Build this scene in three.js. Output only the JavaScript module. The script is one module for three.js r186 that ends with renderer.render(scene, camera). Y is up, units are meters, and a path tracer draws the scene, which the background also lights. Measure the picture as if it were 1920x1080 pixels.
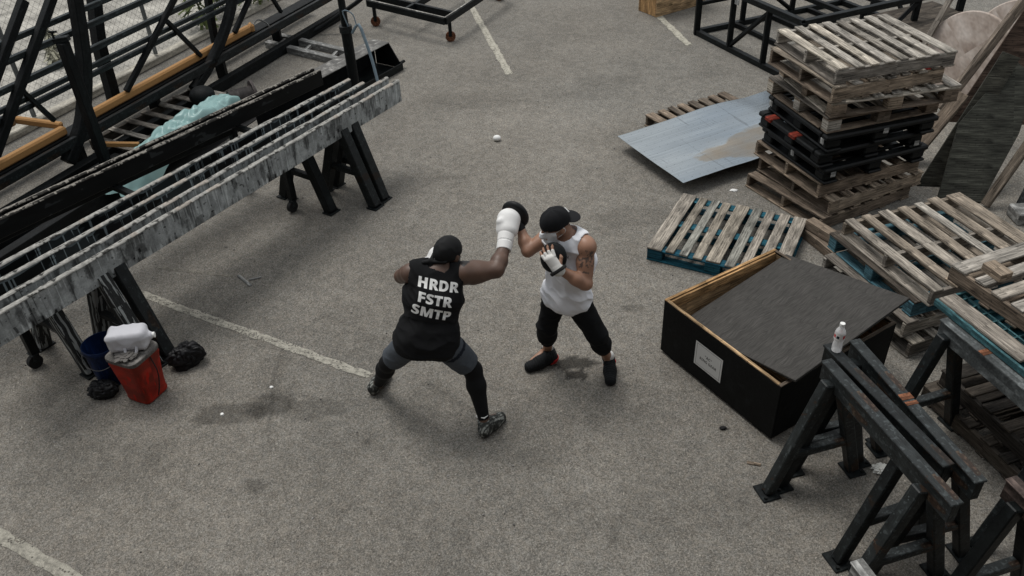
import * as THREE from 'three';
import { mergeGeometries } from 'three/addons/utils/BufferGeometryUtils.js';

// ---------------------------------------------------------------- camera, sky, sun, exposure
const scene = new THREE.Scene();
const camera = new THREE.PerspectiveCamera(37.56, 16 / 9, 0.1, 400);
{
  const th = 0.6403, roll = -0.0496, c = Math.cos(th), s = Math.sin(th), cr = Math.cos(roll), sr = Math.sin(roll);
  const R = new THREE.Vector3(1, 0, 0), U = new THREE.Vector3(0, c, -s), F = new THREE.Vector3(0, -s, -c);
  const R2 = R.clone().multiplyScalar(cr).addScaledVector(U, sr), U2 = R.clone().multiplyScalar(-sr).addScaledVector(U, cr);
  camera.position.set(0, 4.557, 0);
  camera.quaternion.setFromRotationMatrix(new THREE.Matrix4().makeBasis(R2, U2, F.clone().negate()));
}
scene.add(camera);
const renderer = new THREE.WebGLRenderer({ antialias: true });
renderer.toneMapping = THREE.LinearToneMapping;
renderer.toneMappingExposure = 1.38;
renderer.shadowMap.enabled = true;

// seeded random and noise
function rng(seed) { let a = seed >>> 0; return () => { a = (a + 0x6D2B79F5) >>> 0; let t = a; t = Math.imul(t ^ (t >>> 15), t | 1); t ^= t + Math.imul(t ^ (t >>> 7), t | 61); return ((t ^ (t >>> 14)) >>> 0) / 4294967296; }; }
function hash(x, y, z, s) { let h = Math.imul(x, 374761393) ^ Math.imul(y, 668265263) ^ Math.imul(z, 2147483647 - 1274126177) ^ Math.imul(s, 1442695041); h = Math.imul(h ^ (h >>> 13), 1274126177); h ^= h >>> 16; h = Math.imul(h, 2246822519); return ((h ^ (h >>> 13)) >>> 0) / 4294967296; }
const sm = t => t * t * (3 - 2 * t), lerp = (a, b, t) => a + (b - a) * t, clamp = (x, a = 0, b = 1) => Math.min(b, Math.max(a, x));
function noise2(x, y, s = 0, per = 0) {
  let xi = Math.floor(x), yi = Math.floor(y); const u = sm(x - xi), v = sm(y - yi);
  let x1 = xi + 1, y1 = yi + 1;
  if (per) { xi = ((xi % per) + per) % per; x1 = ((x1 % per) + per) % per; yi = ((yi % per) + per) % per; y1 = ((y1 % per) + per) % per; }
  return lerp(lerp(hash(xi, yi, 0, s), hash(x1, yi, 0, s), u), lerp(hash(xi, y1, 0, s), hash(x1, y1, 0, s), u), v);
}
function noise3(x, y, z, s = 0) {
  const xi = Math.floor(x), yi = Math.floor(y), zi = Math.floor(z), u = sm(x - xi), v = sm(y - yi), w = sm(z - zi);
  const L = k => lerp(lerp(hash(xi, yi, k, s), hash(xi + 1, yi, k, s), u), lerp(hash(xi, yi + 1, k, s), hash(xi + 1, yi + 1, k, s), u), v);
  return lerp(L(zi), L(zi + 1), w);
}
function fbm(x, y, s = 0, o = 4) { let a = 0.5, r = 0, n = 0; for (let i = 0; i < o; i++) { r += a * noise2(x, y, s + i); n += a; a *= 0.5; x *= 2.03; y *= 2.03; } return r / n; }

// overcast sky, slightly broken, brightest high up
{
  const W = 512, Hh = 256, d = new Float32Array(W * Hh * 4);
  for (let j = 0; j < Hh; j++) for (let i = 0; i < W; i++) {
    const el = ((j + 0.5) / Hh - 0.5) * Math.PI, az = (i + 0.5) / W * Math.PI * 2;
    const x = Math.cos(el) * Math.cos(az), y = Math.sin(el), z = Math.cos(el) * Math.sin(az);
    const yy = Math.max(y, 0.03);
    const cl = 0.6 * noise3(x * 2.2 / (yy + 0.45) + 7, 3, z * 2.2 / (yy + 0.45) + 3, 11) + 0.4 * noise3(x * 5 / (yy + 0.45), 9, z * 5 / (yy + 0.45), 12);
    const k = sm(clamp((cl - 0.35) / 0.35));
    const b = y < 0 ? 0.3 : 0.62 + 0.42 * Math.sqrt(yy);
    const o = (j * W + i) * 4;
    d[o] = b * lerp(0.70, 1.16, k); d[o + 1] = b * lerp(0.78, 1.15, k); d[o + 2] = b * lerp(0.88, 1.12, k); d[o + 3] = 1;
  }
  const sky = new THREE.DataTexture(d, W, Hh, THREE.RGBAFormat, THREE.FloatType);
  sky.mapping = THREE.EquirectangularReflectionMapping; sky.minFilter = sky.magFilter = THREE.LinearFilter; sky.wrapS = THREE.RepeatWrapping; sky.needsUpdate = true;
  scene.background = sky; scene.environment = sky; scene.backgroundIntensity = 0.56; scene.environmentIntensity = 0.56;
}
const sun = new THREE.DirectionalLight(new THREE.Color(1.0, 0.965, 0.92), 1.5);
sun.position.set(-5, 19, -12); sun.target.position.set(0, 0, -6);
sun.castShadow = true; sun.shadow.radius = 52; sun.shadow.mapSize.set(2048, 2048);
Object.assign(sun.shadow.camera, { left: -14, right: 14, top: 14, bottom: -14, near: 0.5, far: 60 });
scene.add(sun, sun.target);

// ---------------------------------------------------------------- helpers
const V = (x, y, z) => new THREE.Vector3(x, y, z), v3 = a => new THREE.Vector3(a[0], a[1], a[2]);
const counts = {};
function numbered(n) { const k = counts[n] = (counts[n] ?? -1) + 1; return k ? `${n}_${String(k).padStart(3, '0')}` : n; }
function tag(o, label, category, group) { o.userData.label = label; o.userData.category = category; if (group) o.userData.group = group; return o; }
function thing(name, label, category, pos = [0, 0, 0], turn = 0, group) {
  const o = new THREE.Group(); o.name = numbered(name); o.position.set(...pos); o.rotation.y = turn; scene.add(o);
  return tag(o, label, category, group);
}
function part(parent, name, geo, mat) { const m = new THREE.Mesh(geo, mat); m.name = name; m.castShadow = m.receiveShadow = true; parent.add(m); return m; }
function partAt(parent, name, geo, mat, pos, rot) { const m = part(parent, name, geo, mat); m.position.set(...pos); if (rot) m.rotation.set(...rot); return m; }
function single(name, label, category, geo, mat, pos = [0, 0, 0], group) { const m = new THREE.Mesh(geo, mat); m.name = numbered(name); m.position.set(...pos); m.castShadow = m.receiveShadow = true; scene.add(m); return tag(m, label, category, group); }
function struct(name, geo, mat) { const m = new THREE.Mesh(geo, mat); m.name = numbered(name); m.userData.kind = 'structure'; m.castShadow = m.receiveShadow = true; scene.add(m); return m; }
const merge = l => mergeGeometries(l.map(g => { g = g.index ? g.toNonIndexed() : g; for (const k of Object.keys(g.attributes)) if (!['position', 'normal', 'uv'].includes(k)) g.deleteAttribute(k); return g; }));

// chamfered box, uv in metres with u along the longest axis
const boxCache = new Map();
function cbox(lx, ly, lz, c = 0.004, off = 0) {
  const key = [lx, ly, lz, c, off].map(v => v.toFixed(4)).join();
  if (boxCache.has(key)) return boxCache.get(key);
  c = Math.min(c, lx / 3, ly / 3, lz / 3);
  const h = [lx / 2, ly / 2, lz / 2], pos = [], nor = [], uv = [];
  const P = (s, ax) => s.map((v, i) => v * (h[i] - (i === ax ? 0 : c)));
  const long = lx >= ly && lx >= lz ? 0 : (lz >= ly ? 2 : 1);
  const tri = (a, b, d) => {
    const A = v3(a), B = v3(b), D = v3(d); let n = B.clone().sub(A).cross(D.clone().sub(A)); const cen = A.clone().add(B).add(D);
    if (n.dot(cen) < 0) { [b, d] = [d, b]; n.negate(); } n.normalize();
    const m = [Math.abs(n.x), Math.abs(n.y), Math.abs(n.z)]; const ax = m[0] > m[1] && m[0] > m[2] ? 0 : (m[1] >= m[2] ? 1 : 2);
    const o = [0, 1, 2].filter(i => i !== ax); const [iu, iv] = o.includes(long) ? [long, o.find(i => i !== long)] : (ax === 0 ? [2, 1] : o);
    for (const p of [a, b, d]) { pos.push(...p); nor.push(n.x, n.y, n.z); uv.push(p[iu] + off * 0.37, p[iv] + off * 0.113); }
  };
  const quad = (a, b, d, e) => { tri(a, b, d); tri(a, d, e); };
  for (let ax = 0; ax < 3; ax++) for (const s of [-1, 1]) {
    const o = [0, 1, 2].filter(i => i !== ax); const mk = (p, q) => { const r = [0, 0, 0]; r[ax] = s; r[o[0]] = p; r[o[1]] = q; return P(r, ax); };
    quad(mk(-1, -1), mk(1, -1), mk(1, 1), mk(-1, 1));
  }
  for (let ax = 0; ax < 3; ax++) { const [i, j] = [0, 1, 2].filter(k => k !== ax);
    for (const s of [-1, 1]) for (const t of [-1, 1]) { const mk = q => { const r = [0, 0, 0]; r[ax] = q; r[i] = s; r[j] = t; return r; };
      quad(P(mk(-1), i), P(mk(1), i), P(mk(1), j), P(mk(-1), j)); } }
  for (const x of [-1, 1]) for (const y of [-1, 1]) for (const z of [-1, 1]) tri(P([x, y, z], 0), P([x, y, z], 1), P([x, y, z], 2));
  const g = new THREE.BufferGeometry();
  g.setAttribute('position', new THREE.Float32BufferAttribute(pos, 3)); g.setAttribute('normal', new THREE.Float32BufferAttribute(nor, 3)); g.setAttribute('uv', new THREE.Float32BufferAttribute(uv, 2));
  boxCache.set(key, g); return g;
}
// a bar from A to B: w sideways, h along up
function bar(A, B, w, h, up = [0, 1, 0], c = 0.004, off = 0) {
  const a = v3(A), b = v3(B), x = b.clone().sub(a), len = x.length(); x.normalize();
  let y = v3(up); y.addScaledVector(x, -y.dot(x)); if (y.lengthSq() < 1e-6) y = V(1, 0, 0).addScaledVector(x, -x.x); y.normalize();
  const z = x.clone().cross(y), m = new THREE.Matrix4().makeBasis(x, y, z).setPosition(a.add(b).multiplyScalar(0.5));
  return cbox(len, h, w, c, off).clone().applyMatrix4(m);
}
function tube(pts, r, seg = 8, tub = 24) { return new THREE.TubeGeometry(new THREE.CatmullRomCurve3(pts.map(v3)), tub, r, seg, false); }
function rod(A, B, r, seg = 8) { const a = v3(A), b = v3(B), d = b.clone().sub(a), g = new THREE.CylinderGeometry(r, r, d.length(), seg); g.applyQuaternion(new THREE.Quaternion().setFromUnitVectors(V(0, 1, 0), d.clone().normalize())); g.translate(...a.add(b).multiplyScalar(0.5).toArray()); return g; }
// flat polygon with thickness: pts are world points in a plane
function slab(pts, th, off = 0) {
  const P = pts.map(v3), x = P[1].clone().sub(P[0]).normalize(), n = x.clone().cross(P[P.length - 1].clone().sub(P[0])).normalize(), y = n.clone().cross(x);
  const sh = new THREE.Shape(P.map(q => { const e = q.clone().sub(P[0]); return new THREE.Vector2(e.dot(x), e.dot(y)); }));
  const g = new THREE.ExtrudeGeometry(sh, { depth: th, bevelEnabled: true, bevelThickness: 0.002, bevelSize: 0.002, bevelSegments: 1 });
  const uv = g.attributes.uv; for (let i = 0; i < uv.count; i++) uv.setXY(i, uv.getX(i) + off, uv.getY(i) + off * 0.3);
  return g.applyMatrix4(new THREE.Matrix4().makeBasis(x, y, n).setPosition(P[0]));
}

// ---------------------------------------------------------------- textures and materials
function dtex(w, h, f, rx = 1, ry = 1, srgb = true) {
  const d = new Uint8Array(w * h * 4);
  for (let j = 0; j < h; j++) for (let i = 0; i < w; i++) { const c = f(i / w, j / h, i, j), o = (j * w + i) * 4; for (let k = 0; k < 3; k++) d[o + k] = clamp(Math.round((Array.isArray(c) ? c[k] : c) * 255), 0, 255); d[o + 3] = 255; }
  const t = new THREE.DataTexture(d, w, h); t.wrapS = t.wrapT = THREE.RepeatWrapping; t.magFilter = THREE.LinearFilter; t.minFilter = THREE.LinearMipmapLinearFilter; t.generateMipmaps = true;
  if (srgb) t.colorSpace = THREE.SRGBColorSpace; t.repeat.set(rx, ry); t.needsUpdate = true; return t;
}
function mat(c, rough = 0.7, o = {}) { const m = new THREE.MeshPhysicalMaterial({ roughness: rough, specularIntensity: 0.35, ...o }); m.color.setRGB(...c); return m; }
const woodTex = dtex(512, 512, (u, v) => {   // u along the grain, one metre; v 0.25 m
  const w = noise2(u * 4, v * 4, 5, 4) * 0.6, g = noise2(u * 6, (v + w * 0.06) * 48, 21, 0) * 0.5 + noise2(u * 18, v * 130, 22, 0) * 0.5;
  const knot = Math.max(0, 1 - Math.hypot((u - 0.31) * 14, (v - 0.4) * 6)) + Math.max(0, 1 - Math.hypot((u - 0.78) * 18, (v - 0.77) * 7));
  const dirt = fbm(u * 7, v * 5, 31, 4), spots = noise2(u * 60, v * 26, 41, 0) > 0.86 ? 0.12 : 0;
  let k = 0.655 + 0.38 * (g - 0.5) * 1.5 + 0.4 * (dirt - 0.5) - 0.25 * clamp(knot) - spots;
  return [k * 1.0, k * 0.99, k * 0.975];
}, 1, 4);
const woodBump = dtex(256, 256, (u, v) => 0.5 + 0.5 * (noise2(u * 6, v * 60, 21) - 0.5) + 0.35 * (noise2(u * 20, v * 110, 25) - 0.5), 1, 4, false);
const wood = (c, r = 0.85) => mat(c, r, { map: woodTex, bumpMap: woodBump, bumpScale: 0.004 });
// base colours are divided by the mean of the grain map
const greyWoods = [wood([0.56, 0.51, 0.45]), wood([0.70, 0.64, 0.56]), wood([0.42, 0.38, 0.335]), wood([0.58, 0.50, 0.41]), wood([0.48, 0.45, 0.41]), wood([0.34, 0.31, 0.275]), wood([0.78, 0.73, 0.66])];
const paleWoods = [wood([0.92, 0.85, 0.74]), wood([0.80, 0.755, 0.68]), wood([1.0, 0.92, 0.79]), wood([0.70, 0.66, 0.60]), wood([0.56, 0.52, 0.46])];
const brownWoods = [wood([0.50, 0.40, 0.31]), wood([0.38, 0.305, 0.24]), wood([0.60, 0.49, 0.38]), wood([0.32, 0.27, 0.22])];
const darkWoods = [wood([0.13, 0.115, 0.1]), wood([0.18, 0.155, 0.13]), wood([0.10, 0.09, 0.08])];
const blueWoods = [wood([0.035, 0.20, 0.285]), wood([0.028, 0.155, 0.235])], skyWoods = [wood([0.17, 0.38, 0.48])];
const newWood = wood([1.0, 0.62, 0.30]), plyWood = wood([0.95, 0.66, 0.38]);
const scuff = dtex(512, 512, (u, v) => { const a = fbm(u * 9, v * 9, 61, 5), b = noise2(u * 90, v * 90, 65); const s = a > 0.6 ? (a - 0.6) * 2.2 : 0; return 0.6 + 0.3 * (a - 0.5) + 0.16 * (b - 0.5) + s * 0.5; }, 1.3, 1.3);
const metalBump = dtex(256, 256, (u, v) => fbm(u * 24, v * 24, 71, 3), 2, 2, false);
const steel = (c, r = 0.5, o = {}) => mat(c, r, { map: scuff, bumpMap: metalBump, bumpScale: 0.002, ...o });
const wornTex = dtex(512, 512, (u, v) => { let k = 0.52 + 0.3 * (fbm(u * 10, v * 10, 661, 5) - 0.5) + 0.1 * (noise2(u * 110, v * 110, 663) - 0.5); const sc = noise2(u * 7 + v * 40, v * 160, 665); if (sc > 0.86) k += 0.16; const ch = fbm(u * 26, v * 26, 667, 4); if (ch > 0.67) k += 0.25; if (hash(Math.floor(u * 90), Math.floor(v * 90), 5, 669) > 0.994) k = 0.95; const r = fbm(u * 5, v * 5, 671, 5); return r > 0.66 ? [k * 1.25, k * 0.95, k * 0.8] : [k, k, k]; }, 1.5, 1.5);
const worn = (c, r = 0.5) => mat(c, r, { map: wornTex, bumpMap: metalBump, bumpScale: 0.002, specularIntensity: 0.5 });
const M = {
  black: steel([0.017, 0.022, 0.023], 0.5), blackDull: steel([0.011, 0.014, 0.015], 0.62), charcoal: worn([0.036, 0.045, 0.047], 0.52), slate: worn([0.078, 0.092, 0.094], 0.5),
  rail: steel([0.05, 0.064, 0.067], 0.45), grey: steel([0.5, 0.5, 0.48], 0.55), rubber: mat([0.02, 0.02, 0.02], 0.85), rust: steel([0.36, 0.15, 0.08], 0.85),
  orange: mat([0.36, 0.195, 0.075], 0.65, { bumpMap: metalBump, bumpScale: 0.002 }), pale: steel([0.75, 0.72, 0.66], 0.8), strap: mat([0.2, 0.26, 0.3], 0.8), white: mat([0.78, 0.78, 0.76], 0.6)
};

// ---------------------------------------------------------------- ground, markings, kerb, yard
const asphaltTex = dtex(1024, 1024, (u, v, i, j) => {
  const f = noise2(u * 440, v * 440, 81, 440), g = noise2(u * 230, v * 230, 82, 230), c = noise2(u * 40, v * 40, 83, 40), w = hash(i, j, 1, 84);
  let k = 0.56 + 0.26 * (f - 0.5) + 0.11 * (g - 0.5) + 0.06 * (c - 0.5) + 0.16 * (w - 0.5);
  if (noise2(u * 340, v * 340, 85, 340) > 0.92) k += 0.2; if (noise2(u * 300, v * 300, 86, 300) > 0.92) k -= 0.10;
  const t = noise2(u * 120, v * 120, 87, 120) - 0.5;
  return [k * (1.02 + 0.02 * t), k * 0.985, k * (0.945 - 0.02 * t)];
}, 1, 1);
const asphaltBump = dtex(512, 512, (u, v) => noise2(u * 180, v * 180, 91, 180) * 0.7 + noise2(u * 75, v * 75, 92, 75) * 0.3, 1, 1, false);
const stains = [   // x, z, radius x, radius z, depth, seed, sharpness
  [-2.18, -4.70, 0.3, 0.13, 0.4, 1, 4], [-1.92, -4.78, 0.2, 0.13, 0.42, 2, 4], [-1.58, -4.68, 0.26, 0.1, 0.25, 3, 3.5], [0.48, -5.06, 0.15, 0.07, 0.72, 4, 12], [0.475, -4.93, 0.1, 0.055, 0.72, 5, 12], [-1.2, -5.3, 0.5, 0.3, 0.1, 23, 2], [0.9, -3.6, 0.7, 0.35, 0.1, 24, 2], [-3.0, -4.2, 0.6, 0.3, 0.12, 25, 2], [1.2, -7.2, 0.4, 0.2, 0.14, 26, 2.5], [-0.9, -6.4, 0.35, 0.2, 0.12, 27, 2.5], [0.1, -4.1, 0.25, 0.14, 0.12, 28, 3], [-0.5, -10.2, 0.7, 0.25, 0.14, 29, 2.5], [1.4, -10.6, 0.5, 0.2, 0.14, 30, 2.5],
  [1.05, -5.74, 0.13, 0.05, 0.35, 6, 3], [-1.11, -4.33, 0.05, 0.045, 0.5, 7, 4], [-1.86, -3.96, 0.08, 0.06, 0.3, 8, 2], [-0.7, -4.75, 0.18, 0.4, 0.14, 9, 1.5], [-1.9, -5.1, 0.2, 0.5, 0.1, 10, 1],
  [1.48, -4.28, 0.035, 0.03, 0.55, 11, 5], [-2.9, -5.9, 0.9, 0.5, 0.12, 12, 1], [0.9, -10.2, 0.8, 0.3, 0.12, 13, 1], [-0.6, -8.2, 0.3, 0.06, 0.15, 14, 2], [2.6, -10.6, 0.5, 0.12, 0.18, 15, 2],
  [0.6, -12.4, 1.4, 0.6, 0.1, 16, 1], [-0.3, -3.4, 1.2, 0.5, 0.08, 17, 1], [2.0, -8.9, 1.2, 0.5, 0.1, 18, 1], [-2.2, -3.6, 0.9, 0.4, -0.07, 19, 1], [0.4, -6.8, 1.1, 0.7, -0.05, 20, 1], [0.3, -9, 1.5, 1.2, -0.06, 21, 1]];
function groundTone(x, z) {
  let k = 1 + 0.30 * (fbm(x * 0.45, z * 0.45, 101, 4) - 0.5) + 0.22 * (fbm(x * 2.1 + 5, z * 2.1, 102, 4) - 0.5);
  for (const [sx, sz, rx, rz, d, sd, sh] of stains) {
    const dx = (x - sx) / rx, dz = (z - sz) / rz; if (dx * dx + dz * dz > 6) continue;
    const e = 1 - Math.hypot(dx, dz) + 1.1 * (fbm(x * 0.9 / rx + sd * 3, z * 0.9 / rz, 110 + sd, 4) - 0.5);
    k *= 1 - d * sm(clamp(e * sh + 0.2));
  }
  // hairline cracks and a sawn rectangle
  const cr = (ax, az, bx, bz, w, d, s) => { const lx = bx - ax, lz = bz - az, t = clamp(((x - ax) * lx + (z - az) * lz) / (lx * lx + lz * lz)); const wob = 0.07 * (fbm(t * 5, s, 130 + s, 3) - 0.5); const dd = Math.abs(((x - ax) * lz - (z - az) * lx) / Math.hypot(lx, lz) + wob), along = Math.hypot(x - ax - lx * t, z - az - lz * t); if (dd < w && along < 0.06) k *= 1 - d * (1 - dd / w); };
  cr(-1.95, -5.4, -1.86, -4.3, 0.03, 0.3, 1); cr(-1.9, -4.9, -1.3, -4.75, 0.025, 0.22, 2); cr(-1.64, -5.86, -1.4, -5.68, 0.02, 0.25, 3); cr(-1.4, -5.68, -1.56, -5.5, 0.02, 0.25, 4); cr(-1.64, -5.86, -1.78, -5.7, 0.02, 0.25, 5); cr(0.2, -11.6, 2.4, -10.9, 0.05, 0.15, 6); cr(1.3, -3.2, 2.6, -6.2, 0.03, 0.12, 7); cr(-0.66, -4.9, -0.3, -4.55, 0.035, 0.3, 8); cr(-0.3, -3.0, 0.5, -3.5, 0.02, 0.18, 9); cr(0.55, -3.35, 0.62, -3.52, 0.018, 0.45, 10); cr(-1.3, -7.6, -0.4, -8.6, 0.03, 0.14, 11); cr(-1.0, -7.2, 0.4, -9.9, 0.035, 0.1, 12); cr(0.6, -7.0, 1.3, -6.4, 0.03, 0.14, 13);
  return k;
}
{
  const line = (a, b, s) => { const r = []; for (let x = a; x < b - s / 2; x += s) r.push(x); return r; };
  const xs = [-90, -50, -25, -16, ...line(-12, -4.4, 0.12), ...line(-4.4, 4.4, 0.03), ...line(4.4, 12, 0.15), 12, 18, 28, 50, 90];
  const zs = [-90, -55, -35, -24, ...line(-19, -9.4, 0.1), ...line(-9.4, -2.6, 0.03), -2.6, -2, -1, 2, 8, 20, 40];
  const nx = xs.length, nz = zs.length, pos = new Float32Array(nx * nz * 3), col = new Float32Array(nx * nz * 3), uv = new Float32Array(nx * nz * 2), idx = [];
  for (let j = 0; j < nz; j++) for (let i = 0; i < nx; i++) {
    const o = j * nx + i, x = xs[i], z = zs[j], k = groundTone(x, z), w = 0.03 * (fbm(x * 0.8, z * 0.8, 140, 2) - 0.5);
    pos.set([x, 0, z], o * 3); col.set([k * (1 + w), k, k * (1 - w)], o * 3); uv.set([(x * 0.94 + z * 0.34) / 2.4, (z * 0.94 - x * 0.34) / 2.4], o * 2);
    if (i < nx - 1 && j < nz - 1) idx.push(o, o + nx, o + 1, o + 1, o + nx, o + nx + 1);
  }
  const g = new THREE.BufferGeometry(); g.setAttribute('position', new THREE.BufferAttribute(pos, 3)); g.setAttribute('color', new THREE.BufferAttribute(col, 3)); g.setAttribute('uv', new THREE.BufferAttribute(uv, 2)); g.setIndex(idx); g.computeVertexNormals();
  struct('asphalt_ground', g, mat([0.60, 0.605, 0.582], 0.92, { map: asphaltTex, bumpMap: asphaltBump, bumpScale: 0.004, vertexColors: true }));
}
// worn painted parking lines: ragged little pieces of paint merged along each stripe
function paintLine(A, B, w, c, wear, seed) {
  const a = V(A[0], 0, A[1]), b = V(B[0], 0, B[1]), d = b.clone().sub(a), L = d.length(), cell = 0.012; d.normalize(); const n = V(-d.z, 0, d.x), pos = [], uvs = [], rr = rng(seed);
  const N = Math.round(L / cell), K = Math.max(3, Math.round(w / cell));
  const edge = (t, sd) => (fbm(t * 9, sd, seed + 11, 3) - 0.5) * 0.03;
  for (let i = 0; i < N; i++) { const t = i * cell, lo = -w / 2 + edge(t, 1), hi = w / 2 + edge(t, 7), lo2 = -w / 2 + edge(t + cell, 1), hi2 = w / 2 + edge(t + cell, 7);
    for (let j = 0; j < K; j++) {
      const u0 = j / K, u1 = (j + 1) / K, x = a.x + d.x * t, z = a.z + d.z * t, end = Math.max(0, 0.08 - Math.min(t, L - t)) * 4;
      if (rr() * 0.5 + 0.5 * fbm(x * 9 + u0 * 2, z * 9, seed + 3, 3) + end > wear) continue;
      for (const [tt, ss] of [[t, lerp(lo, hi, u0)], [t + cell, lerp(lo2, hi2, u1)], [t + cell, lerp(lo2, hi2, u0)], [t, lerp(lo, hi, u0)], [t, lerp(lo, hi, u1)], [t + cell, lerp(lo2, hi2, u1)]]) { pos.push(a.x + d.x * tt + n.x * ss, 0.004, a.z + d.z * tt + n.z * ss); uvs.push(tt * 3, ss * 3); }
    } }
  const g = new THREE.BufferGeometry(); g.setAttribute('position', new THREE.Float32BufferAttribute(pos, 3)); g.setAttribute('uv', new THREE.Float32BufferAttribute(uvs, 2)); g.computeVertexNormals();
  struct('parking_line', g, mat(c, 0.85, { map: lineTex, side: THREE.DoubleSide }));
}
const lineTex = dtex(512, 512, (u, v) => { const k = 0.62 + 0.35 * (fbm(u * 12, v * 12, 171, 4) - 0.5) + 0.22 * (noise2(u * 130, v * 130, 175) - 0.5); return [k * 1.01, k, k * 0.96]; });
paintLine([-5.5, -7.5], [-1.16, -5.03], 0.078, [0.78, 0.76, 0.71], 0.72, 201);
paintLine([-3.9, -3.87], [-2.4, -3.02], 0.09, [0.72, 0.70, 0.65], 0.72, 202);
paintLine([-0.75, -15.5], [0.11, -10.97], 0.105, [0.9, 0.87, 0.8], 0.78, 203);
paintLine([2.2, -14.6], [2.7, -11.7], 0.105, [0.95, 0.92, 0.84], 0.8, 204);
paintLine([-3.45, -6.75], [-2.55, -6.5], 0.03, [0.55, 0.53, 0.49], 0.58, 205);

{ // building wall added unseen behind the camera, shading the sides that face it
  const bm = mat([0.34, 0.27, 0.22], 0.9, { map: scuff }), g = thing('added_building', 'unseen brown building wall added behind the viewpoint for shade', 'building', [0, 0, 1.0]);
  partAt(g, 'wall', cbox(26, 7.2, 0.3, 0.01), bm, [0, 3.601, 0.15]); partAt(g, 'parapet', cbox(26.3, 0.25, 0.5, 0.02), concreteB(), [0, 7.33, 0.15]);
  for (let i = 0; i < 8; i++) for (const y of [1.6, 4.7]) { const w = partAt(g, 'window', cbox(1.3, 1.5, 0.06, 0.01), M.charcoal, [-10.5 + i * 3, y, -0.02]); partAt(w, 'pane', cbox(1.16, 1.36, 0.01, 0.002), mat([0.03, 0.035, 0.04], 0.1), [0, 0, -0.034]); }
}
function concreteB() { return mat([0.5, 0.48, 0.45], 0.9, { map: scuff }); }
// kerb line and the paler concrete yard behind the fence; frame coordinates along the kerb
const FD = V(Math.cos(65 * Math.PI / 180), 0, -Math.sin(65 * Math.PI / 180)), FN = V(Math.sin(65 * Math.PI / 180), 0, Math.cos(65 * Math.PI / 180));
const T = (t, h, o = 0) => { const q = V(-4.9, h, -9.0).addScaledVector(FD, t).addScaledVector(FN, -o); return [q.x, q.y, q.z]; };
const concreteTex = dtex(512, 512, (u, v) => { const k = 0.66 + 0.34 * (fbm(u * 8, v * 8, 151, 5) - 0.5) + 0.14 * (noise2(u * 120, v * 120, 155) - 0.5); return [k * 1.01, k, k * 0.97]; }, 0.5, 0.5);
const concreteM = mat([0.84, 0.82, 0.78], 0.9, { map: concreteTex, bumpMap: asphaltBump, bumpScale: 0.003 });
struct('kerb', bar(T(-14, 0.05, 1.40), T(16, 0.05, 1.40), 0.14, 0.10, [0, 1, 0], 0.012), mat([0.92, 0.88, 0.8], 0.85, { map: concreteTex }));
struct('concrete_yard', bar(T(-40, 0.03, 31.475), T(40, 0.03, 31.475), 60, 0.06, [0, 1, 0], 0.002), concreteM);

// ---------------------------------------------------------------- fence
{
  const f = thing('chain_link_fence', 'grey chain link fence on the pale kerb behind the black truss', 'fence', T(0, 0.10, 1.41));
  const b = v3(T(0, 0.10, 1.41)), L = (t, h) => v3(T(t, h, 1.41)).sub(b).toArray();
  const galv = steel([0.42, 0.44, 0.43], 0.5);
  for (let t = -6.6; t < 9; t += 2.2) part(f, 'post', rod(L(t + 0.55, 0.12), L(t + 0.55, 2.05), 0.03, 10), galv);
  part(f, 'top_rail', rod(L(-7, 2.05), L(9, 2.05), 0.021, 8), galv);
  const wires = [], hgt = 1.85, p = 0.1;
  for (let t = -7; t < 9; t += p) { for (const s of [-1, 1]) { const e = t + s * hgt; wires.push(rod(L(t, 0.14), L(clamp(e, -7.2, 9.2), 0.14 + Math.abs(clamp(e, -7.2, 9.2) - t)), 0.0017, 3)); } }
  const m = part(f, 'wire_mesh', merge(wires), galv); m.userData.kind = 'stuff';
}

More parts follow.
